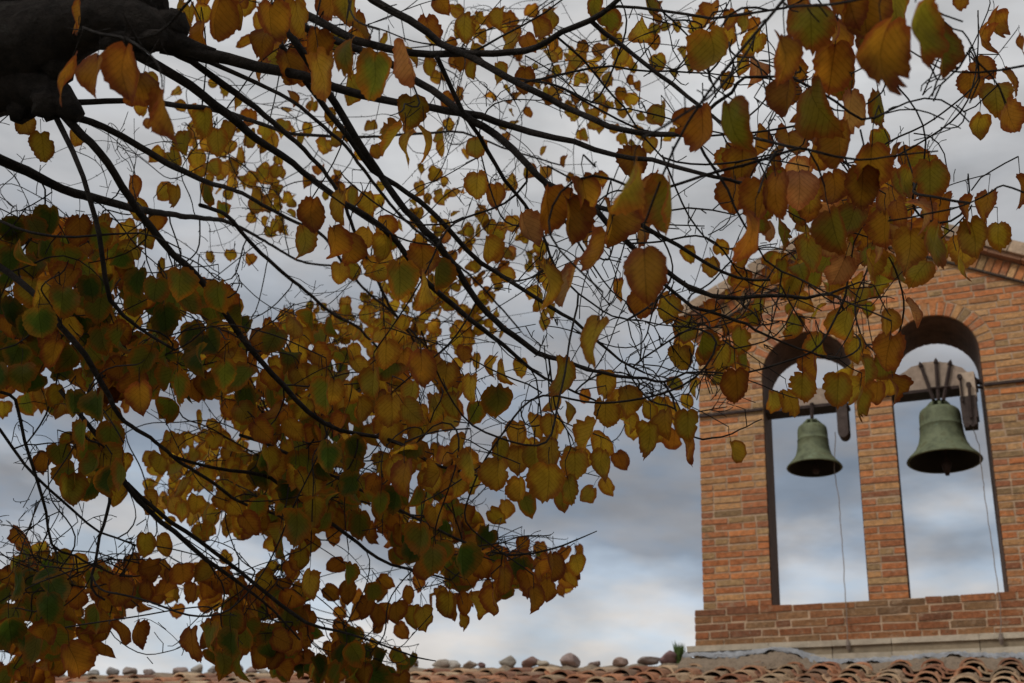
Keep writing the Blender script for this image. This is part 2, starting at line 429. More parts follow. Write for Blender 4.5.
w.build('wall', M_wall, chapel)
rd = MB()
v = [(x, RY + s * d, Z(RZ - .03 - RS * d) - h + sag(x)) for x in (-14.2, 5.8) for s, d in ((-1, 4.3), (1, 0), (1, 4.3)) for h in (0, .06)]
rd.add(v, [(0, 2, 8, 6), (2, 4, 10, 8), (1, 7, 9, 3), (3, 9, 11, 5), (0, 6, 7, 1), (4, 5, 11, 10), (0, 1, 3, 2), (2, 3, 5, 4), (6, 8, 9, 7), (8, 10, 11, 9)])
rd.build('roof_deck', M_wall, chapel)
TC = [(.35, .17, .105), (.40, .23, .145), (.45, .32, .21), (.28, .15, .10), (.48, .37, .25), (.26, .18, .13), (.42, .21, .12), (.36, .28, .20)]
def roof_side(sgn, rows, mbx):
    sp = .272; ncol = int(19.6 / sp); A = 8
    ang = np.linspace(0, math.pi, A + 1)
    for ci in range(ncol):
        xc = -14.05 + ci * sp
        wob = rng.uniform(-.012, .012)
        for r in range(rows):
            for cover in (1, 0):
                d0 = .02 + r * .30 + rng.uniform(-.012, .012) + (.0 if cover else .1)         # upper end distance from ridge
                Lt = .43
                xx = xc + (0 if cover else sp / 2) + wob + rng.uniform(-.008, .008)
                skew = rng.uniform(-.022, .022)
                r0, r1 = (.078, .098) if cover else (.105, .085)
                r0 *= rng.uniform(.95, 1.05); r1 *= rng.uniform(.95, 1.05)
                hgt = 1.0 if cover else -.75
                lift0, lift1 = (.022, .052) if cover else (.062, .085)
                lift1 += rng.uniform(-.008, .016)
                V = []
                for (d, rad, lift, sk) in ((d0, r0, lift0, 0), (d0 + Lt, r1, lift1, skew)):
                    for th in (0, .016):
                        rr = rad - th
                        for a in ang:
                            V.append((xx + sk - rr * math.cos(a), RY + sgn * d, Z(RZ + sag(xc) - RS * d + lift + hgt * rr * math.sin(a) * .88 - (0 if cover else -.02))))
                n_ = A + 1; f = []
                for i in range(A):
                    f += [(i, i + 1, 2 * n_ + i + 1, 2 * n_ + i), (n_ + i, 3 * n_ + i, 3 * n_ + i + 1, n_ + i + 1),
                          (2 * n_ + i, 2 * n_ + i + 1, 3 * n_ + i + 1, 3 * n_ + i), (i, n_ + i, n_ + i + 1, i + 1)]
                f += [(0, 2 * n_, 3 * n_, n_), (A, n_ + A, 3 * n_ + A, 2 * n_ + A)]
                c = np.array(TC[rng.integers(len(TC))]) * rng.uniform(.7, 1.25) * np.array([1.05, .97, .9])
                mbx.add(V, f, c)
tl = MB(); roof_side(-1, 14, tl); roof_side(1, 14, tl)
tl.build('roof_tiles', M_tile, chapel)
# ridge bedding mortar, lumpy
rb_ = MB(); nxr = 260; V = []
for i in range(nxr + 1):
    x = -14.1 + 19.7 * i / nxr
    for k, (dy, dz) in enumerate(((-.13, .03), (-.07, .085), (0, .10), (.07, .085), (.13, .03))):
        V.append((x, RY + dy + rng.uniform(-.012, .012), Z(RZ + sag(x) + dz + rng.uniform(-.026, .024))))
rb_.add(V, [(i * 5 + k, (i + 1) * 5 + k, (i + 1) * 5 + k + 1, i * 5 + k + 1) for i in range(nxr) for k in range(4)])
rb_.build('ridge_mortar', M_rubble, chapel, smooth=True)

# ------------------------------------------------------------------ stones along the ridge
import bmesh
STONES = [  # px x, py base, width px, height px, colour, pointedness, label
 (58, 674, 19, 8, (.20, .19, .17), 0, 'flat dark grey stone, leftmost on the roof ridge beside the hanging leaves'),
 (79, 675, 15, 6, (.16, .13, .11), 0, 'low blackish stone on the ridge just left of a pale round one'),
 (94, 675, 16, 10, (.34, .33, .31), 0, 'pale grey rounded stone on the ridge right of the low blackish one'),
 (111, 675, 15, 11, (.27, .25, .24), .1, 'grey stone with a shadowed side, left neighbour of the wide brownish stone'),
 (127, 675, 18, 11, (.28, .23, .20), 0, 'wide brownish grey stone on the left part of the ridge'),
 (150, 675, 13, 9, (.27, .22, .20), .2, 'small brown stone standing alone right of the wide brownish one'),
 (178, 675, 17, 10, (.33, .25, .22), 0, 'pinkish rounded stone on the ridge below the heart shaped leaves'),
 (195, 674, 14, 11, (.36, .33, .29), .1, 'pale beige domed stone between a pinkish stone and a small grey one'),
 (213, 675, 13, 9, (.30, .28, .27), 0, 'small grey stone just left of the big dark one'),
 (233, 674, 21, 14, (.22, .19, .17), .1, 'big dark domed stone, largest on the left half of the ridge'),
 (251, 674, 15, 10, (.32, .23, .20), 0, 'reddish stone touching the right side of the big dark domed stone'),
 (262, 675, 12, 7, (.42, .38, .33), .2, 'little whitish stone on the ridge right of the reddish one under the leaves'),
 (288, 675, 11, 10, (.30, .22, .19), .6, 'small pointed pinkish brown stone peeking between hanging leaves'),
 (411, 670, 15, 13, (.31, .28, .27), 0, 'round grey stone right of the lowest leaf cluster under a bare twig'),
 (441, 669, 24, 11, (.33, .28, .23), .7, 'long tan wedge stone sloping up against a white stone'),
 (453, 669, 14, 10, (.50, .47, .42), .1, 'whitish stone, the palest on the ridge, leaning on a tan wedge'),
 (470, 668, 13, 9, (.34, .28, .23), .1, 'tan and grey blocky stone left of a small dark red one'),
 (482, 667, 9, 7, (.17, .10, .09), .3, 'small dark red stone wedged beside a tan blocky one'),
 (505, 667, 15, 13, (.28, .25, .21), .7, 'grey pointed stone standing up like a small pyramid'),
 (528, 666, 21, 12, (.26, .17, .145), .6, 'reddish brown wedge stone rising to its right end'),
 (543, 667, 13, 8, (.44, .38, .30), .1, 'low cream stone right of the reddish brown wedge'),
 (570, 666, 20, 15, (.30, .23, .21), 0, 'big pinkish grey boulder standing out against the sky mid ridge'),
 (594, 665, 12, 7, (.23, .17, .15), .3, 'small dark reddish stone between the big boulder and a squarish one'),
 (619, 664, 14, 11, (.32, .23, .19), .1, 'squarish tan pink stone half way between boulder and green weed'),
 (647, 663, 21, 10, (.29, .25, .23), .1, 'elongated speckled grey stone, second one left of the green weed'),
 (671, 660, 19, 14, (.21, .13, .13), .2, 'dark purplish red stone touching the green weed by the bell gable'),
]
for (px, py, wpx, hpx, col, pt_, lab) in STONES:
    p = onY(px, py + 2, RY - .02); hpx *= .84; p[2] = Z(RZ + sag(p[0]) + .088)
    s = RY / F * 1.06
    W_, H_ = wpx * s * 1.12, hpx * s * 1.12
    bm = bmesh.new(); bmesh.ops.create_icosphere(bm, subdivisions=3, radius=.5)
    ph = rng.uniform(0, 6, 6); lean = rng.uniform(-.25, .25)
    planes = [Vector(rng.normal(size=3)).normalized() for _ in range(12)]
    for v in bm.verts:
        c = v.co.copy()
        for pl in planes:
            d = c.dot(pl)
            if d > .33: c -= pl * (d - .33) * .92
        k = max(0, c.z) * 2
        c.x *= 1 - pt_ * k * .6; c.y *= 1 - pt_ * k * .5
        c.x += (c.z + .5) * (lean + pt_ * .25)
        c += Vector((math.sin(c.y * 11 + ph[0]), math.sin(c.z * 12 + ph[1]), math.sin(c.x * 12 + ph[2]))) * .018
        v.co = Vector((c.x * W_ * 1.12, c.y * W_ * .95, c.z * H_ * 1.15))
    me = bpy.data.meshes.new('ridge_stone'); bm.to_mesh(me); bm.free()
    for v in me.vertices: v.co.z += H_ * .45
    ca = me.color_attributes.new('col', 'FLOAT_COLOR', 'POINT')
    ca.data.foreach_set('color', np.tile(np.array([*col, 1.0]), (len(me.vertices), 1)).ravel())
    me.materials.append(M_stone); me.polygons.foreach_set('use_smooth', [True] * len(me.polygons))
    o = bpy.data.objects.new('ridge_stone', me); C.objects.link(o); o.location = p
    o['label'] = lab; o['category'] = 'stone'; o['group'] = 'stones weighing down the roof ridge'
# the weed
wd = MB(); p0 = onY(681, 663, RY - .05)
for i in range(110):
    a = rng.uniform(0, 2 * math.pi); h = rng.uniform(.06, .175); sp = rng.uniform(.005, .055)
    b0 = p0 + np.array([rng.normal(0, .014), rng.normal(0, .014), -.01 + rng.uniform(0, .05)])
    tip = b0 + np.array([math.cos(a) * sp - .02, math.sin(a) * sp, h]); mid = (b0 + tip) / 2 + np.array([math.cos(a), math.sin(a), 0]) * .012
    sd_ = np.array([-math.sin(a), math.cos(a), 0]) * .008
    wd.add([b0 - sd_ * .5, b0 + sd_ * .5, mid + sd_, mid - sd_, tip], [(0, 1, 2, 3), (3, 2, 4)])
weed = wd.build('weed', M_weed)
weed['label'] = 'small green weed sprouting on the ridge beside the bell gable'; weed['category'] = 'plant'

# ------------------------------------------------------------------ bells
YB = 11.0
def make_bell(label, cx, zm, R, straps, big):
    k = R / .305
    b = thing('church_bell', label, 'bell', (cx, YB, Z(zm)), 'bells hanging in the bell gable')
    prof = [(0, .455), (.06, .462), (.12, .462), (.145, .455), (.160, .440), (.168, .415), (.171, .38), (.172, .34), (.174, .30), (.177, .299), (.177, .293), (.175, .291),
            (.180, .23), (.192, .17), (.207, .125), (.213, .122), (.215, .112), (.228, .090), (.255, .058), (.283, .030), (.300, .010), (.305, .0), (.298, -.006), (.285, -.003),
            (.262, .030), (.225, .065), (.195, .115), (.172, .18), (.158, .26), (.152, .36), (.145, .42), (.10, .442), (0, .444)]
    if not big: prof = [(r * (1.0 if z < .1 else .97), z * 1.08) for r, z in prof]
    m = MB(); m.lathe([(r * k, z * k) for r, z in prof], (cx, YB, Z(zm)), 56)
    body = m.build('bell_body', M_bronze, b, smooth=True)
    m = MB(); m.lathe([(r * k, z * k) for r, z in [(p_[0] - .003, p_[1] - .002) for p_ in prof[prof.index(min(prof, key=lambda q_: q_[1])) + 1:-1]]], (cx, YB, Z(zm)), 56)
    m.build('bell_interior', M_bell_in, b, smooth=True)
    m = MB(); zt = Z(zm) + .455 * k * (1 if big else 1.08)
    for a in range(0, 180, 45):                                # crown loops
        an = math.radians(a + 10); c_, s_ = math.cos(an), math.sin(an)
        m.tube([(cx + c_ * r * k, YB + s_ * r * k, zt + z * k) for r, z in ((-.085, -.005), (-.095, .03), (-.06, .065), (0, .078), (.06, .065), (.095, .03), (.085, -.005))], .016 * k, 8)
    m.build('crown', M_bronze, b, smooth=True)
    m = MB(); m.tube([(cx, YB, Z(zm) + .40 * k), (cx + .005, YB, Z(zm) + .2 * k), (cx + .01, YB, Z(zm) + .03 * k), (cx + .012, YB, Z(zm) - .03 * k), (cx + .012, YB, Z(zm) - .06 * k), (cx + .012, YB, Z(zm) - (.125 if big else .06) * k)], np.array([.012, .014, .02, .045, .035, .016]) * k, 12)
    m.build('clapper', M_iron, b, smooth=True)
    return b, zt
bell2, zt2 = make_bell('larger green bronze bell in the right arch, iron straps fanned over its wooden beam', -.803, 3.908, .312, True, True)
bell1, zt1 = make_bell('smaller green bronze bell in the left arch with a dark rounded weight beside it', -1.900, 3.955, .243, False, False)
def headstock(parent, xa, xb, cx, z0, h, yw=.16):
    m = MB(); P = [(xa, z0), (xb, z0), (xb, z0 + h * .38)]
    for i in range(1, 12):
        t = i / 12; x = xb + (xa - xb) * t
        P.append((x, z0 + h * (.42 + .58 * math.sin(math.pi * t) ** .8) + (.006 if i % 2 else -.004)))
    P.append((xa, z0 + h * .38))
    m.prism(P, YB - yw / 2, YB + yw / 2); m.build('headstock', M_wood, parent)
    m = MB(); m.box(xa - .04, xb + .035, YB - yw / 2 - .012, YB + yw / 2 + .012, z0 - .03, z0 - .002)
    m.tube([(xa - .05, YB, z0 + .04), (xa + .05, YB, z0 + .04)], .018, 10); m.tube([(xb - .05, YB, z0 + .04), (OPS_edge(xb), YB, z0 + .04)], .018, 10)
    m.build('bearing_plate', M_iron, parent)
def OPS_edge(x): return min((o[1] for o in OPS), key=lambda e: abs(e - x)) + .01
hz2 = onY(932, 392, YB)[2]; hz1 = onY(815, 408, YB)[2]
headstock(bell2, -1.155, -.52, -.8, hz2, .255); headstock(bell1, -2.275, -1.60, -1.9, hz1, .17)
def strap(parent, a, b):
    m = MB(); a = np.array(a); b = np.array(b)
    d = b - a; n_ = 6
    pts = [a + d * i / n_ for i in range(n_ + 1)]
    m.tube(pts, [.017] * n_ + [.013], 6); m.tube([b - d * .02, b + d * .04, b + d * .12], [.023, .019, .004], 6)
    m.build('strap', M_iron, parent)
yf = YB - .095
for (xa, xb, zz) in ((933.5, 921, 366), (938.5, 936, 362.5), (943.5, 950, 364)):
    strap(bell2, onY(xa, 400, yf), onY(xb, zz, yf))
for (xa, xb) in ((812, 812),): strap(bell1, onY(xa, 418, yf), onY(xb, 404, yf))
m = MB(); a = onY(930, 388.5, yf - .01); b = onY(950, 386.5, yf - .01); m.tube([a, b], .011, 6); m.build('strap_bar', M_iron, bell2)
for i in range(7):                                             # bolt heads along the arched top
    m = MB(); t = (i + .5) / 7; x = -1.12 + .57 * t
    m.tube([(x, YB, hz2 + .255 * (.40 + .58 * math.sin(math.pi * (1 - t)) ** .8)), (x, YB, hz2 + .255 * (.40 + .58 * math.sin(math.pi * (1 - t)) ** .8) + .035)], .012, 6)
    m.build('bolt', M_iron, bell2)
# swing arm block of the larger bell
def blk(mesh, px0, px1, py0, py1, Y, dep):
    a = onY(px0, py1, Y); b = onY(px1, py0, Y); mesh.box(a[0], b[0], Y, Y + dep, a[2], b[2], j=.004)
arm = MB(); blk(arm, 960.5, 974, 371, 398, yf - .08, .12); ao = arm.build('swing_arm', mat('pale_oak', (.52, .40, .30), .9, noise=(20, .7, 1.2)), bell2)
wt = MB(); blk(wt, 962, 976, 395, 418, yf - .085, .13); blk(wt, 964, 976.5, 416, 425, yf - .095, .15)
wo = wt.build('counterweight', M_darkwood, bell2)
ir = MB()
def pixtube(mesh, pts, Y, r): mesh.tube([onY(a, b, Y) for a, b in pts], r, 8)
pixtube(ir, [(960, 376), (962, 396), (963, 402)], yf - .10, .009); pixtube(ir, [(969, 385), (970, 400), (971, 418)], yf - .11, .013)
pixtube(ir, [(973, 378), (984, 384)], yf + .02, .016); pixtube(ir, [(975, 387), (986, 388)], yf + .03, .014); pixtube(ir, [(975, 378), (977, 392)], yf - .05, .014)
for c_ in ((959.5, 376), (968.5, 384), (967, 425), (973, 424)):
    p = onY(*c_, yf - .12); ir.tube([p, p + np.array([0, .04, 0])], .022, 8)
ir.build('arm_irons', M_iron, bell2)
wt = MB(); P = []
a = onY(836, 400, yf - .05); b = onY(848, 431, yf - .05); cxw = (a[0] + b[0]) / 2; rw = abs(b[0] - a[0]) / 2 + .004
P = [(cxw + rw, a[2]), (cxw - rw, a[2])] + [(cxw - rw * math.cos(t), b[2] - rw * math.sin(t) * 1.1) for t in np.linspace(0, math.pi, 9)]
P = P[::-1]; Pl = [(x - .0, z) for x, z in P]
wt.prism(Pl[::-1], yf - .05, yf + .07); wt.build('counterweight', M_darkwood, bell1)
# pull cables
def cable(label, pts, loc):
    m = MB(); P = [onY(a, b, Y) for a, b, Y in pts]
    Q = []
    for a, b in zip(P[:-1], P[1:]):
        for i in range(6): Q.append(a + (b - a) * i / 6 + rng.uniform(-.004, .004, 3))
    Q.append(P[-1]); m.tube(Q, .0038, 6)
    p = Q[-1]; m.tube([p + np.array([0, 0, .04]), p, p + np.array([.0, .02, -.04])], [.012, .018, .012], 8)
    o = m.build('bell_cable', M_rope); o['label'] = label; o['category'] = 'cable'; o['group'] = 'pull cables of the bells'
cable('thin kinked cable hanging from the smaller left bell down to the ledge', [(835.5, 432, yf), (834, 470, 10.95), (839, 500, 10.9), (842, 540, 10.85), (845.5, 600, 10.74), (848, 645, 10.70)], None)
cable('thin straight cable running from the larger right bell down to the ledge', [(972, 425, yf - .05), (979, 445, 10.9), (983, 480, 10.88), (986, 505, 10.86), (994, 560, 10.8), (1000, 600, 10.73), (1001, 639, 10.69)], None)

# ------------------------------------------------------------------ the linden tree
tree_base = at(-420, 260, 3.6); tree_base[2] = 0
tree = thing('linden_tree', 'autumn linden with dark bark and hanging yellow brown heart shaped leaves', 'tree', tree_base)
def smooth_path(P, step):
    P = np.asarray(P, float); n_ = len(P)
    if n_ < 3: ts = np.linspace(0, 1, max(2, int(np.linalg.norm(P[-1][:3] - P[0][:3]) / step)))[:, None]; return P[0] + (P[-1] - P[0]) * ts
    out = []
    E = np.vstack([2 * P[0] - P[1], P, 2 * P[-1] - P[-2]])
    for i in range(n_ - 1):
        a, b, c, d = E[i:i + 4]; k = max(2, int(np.linalg.norm(c[:3] - b[:3]) / step))
        for t in np.arange(k) / k:
            out.append(.5 * ((2 * b) + (-a + c) * t + (2 * a - 5 * b + 4 * c - d) * t * t + (-a + 3 * b - 3 * c + d) * t ** 3))
    out.append(P[-1]); return np.array(out)
nodes = []; parent_idx = []; noderad = []
def add_branch(name, pts, sides=8, rough=.06, register=True, step=.05, wob=.0):
    """pts: (px, py, depth, width px)"""
    P = np.array([[*at(a, b, d), .5 * w_ * (.86 if name == 'branch' else 1) * d / F] for a, b, d, w_ in pts])
    return add_branch3(name, P, sides, rough, register, step, wob)
def add_branch3(name, P, sides=8, rough=.06, register=True, step=.05, wob=0):
    S = smooth_path(P, step)
    if wob: S[1:-1, :3] += rng.normal(0, wob, (len(S) - 2, 3))
    m = MB(); m.tube(S[:, :3], np.maximum(S[:, 3], .0012), sides, rough=rough)
    o = m.build(name, M_bark, tree, smooth=True)
    if register:
        for s_ in S: nodes.append(s_[:3]); parent_idx.append(-1); noderad.append(s_[3])
    return o
# trunk off to the left, then the big limb that enters the frame
tj = at(-300, 190, 3.45)
add_branch3('trunk', np.array([[*tree_base, .34], [*(tree_base + [.02, 0, .25]), .25], [*((tree_base * .5 + tj * .5)), .20], [*tj, .17], [*(tj + [-.05, .15, .7]), .14], [*(tj + [-.2, .3, 1.8]), .10], [*(tj + [-.1, .2, 3.0]), .05]]), 20, .06, False, .08)
add_branch('limb', [(-330, 200, 3.45, 130), (-200, 150, 3.3, 125), (-90, 95, 3.1, 120), (-10, 58, 3.0, 108), (40, 40, 2.95, 84), (80, 24, 2.9, 58), (105, 20, 2.88, 60), (128, 22, 2.86, 52), (150, 30, 2.85, 44), (168, 38, 2.85, 30), (186, 45, 2.85, 16), (215, 53, 2.85, 9)], 18, .07, True, .04)
add_branch('limb', [(-60, 90, 3.1, 80), (-10, 84, 3.0, 70), (25, 84, 2.97, 62), (50, 95, 2.93, 42), (66, 106, 2.9, 28), (80, 118, 2.9, 14)], 16, .08, True, .03)
add_branch('limb', [(-60, 40, 3.1, 60), (0, 15, 3.0, 50), (60, -20, 2.95, 44), (130, -60, 2.9, 34), (200, -110, 2.8, 24)], 14, .07, True, .05)
def knob(px, py, d, r, stretch=(1, 1, 1)):
    k = MB(); c = at(px, py, d); V = []; nu, nv = 12, 8
    for i in range(nv + 1):
        for j in range(nu):
            th, ph = math.pi * i / nv, 2 * math.pi * j / nu
            q_ = r * d / F * (1 + rng.uniform(-.16, .16))
            V.append(c + q_ * np.array([math.sin(th) * math.cos(ph) * stretch[0], math.sin(th) * math.sin(ph) * stretch[1], math.cos(th) * stretch[2]]))
    k.add(V, [(i * nu + j, (i + 1) * nu + j, (i + 1) * nu + (j + 1) % nu, i * nu + (j + 1) % nu) for i in range(nv) for j in range(nu)])
    k.build('burl', M_bark, tree, smooth=True)
for a in ((22, 108, 2.95, 15), (48, 104, 2.9, 17), (58, 68, 2.92, 16), (40, 62, 2.95, 20), (120, 42, 2.84, 15, (1.5, 1, .8)), (152, 40, 2.83, 14, (1.4, 1, .8)), (140, 8, 2.88, 22, (1.3, 1, .9)), (96, 2, 2.9, 24), (170, 26, 2.86, 17, (1.2, 1, .9)), (20, 30, 2.98, 30)): knob(*a)
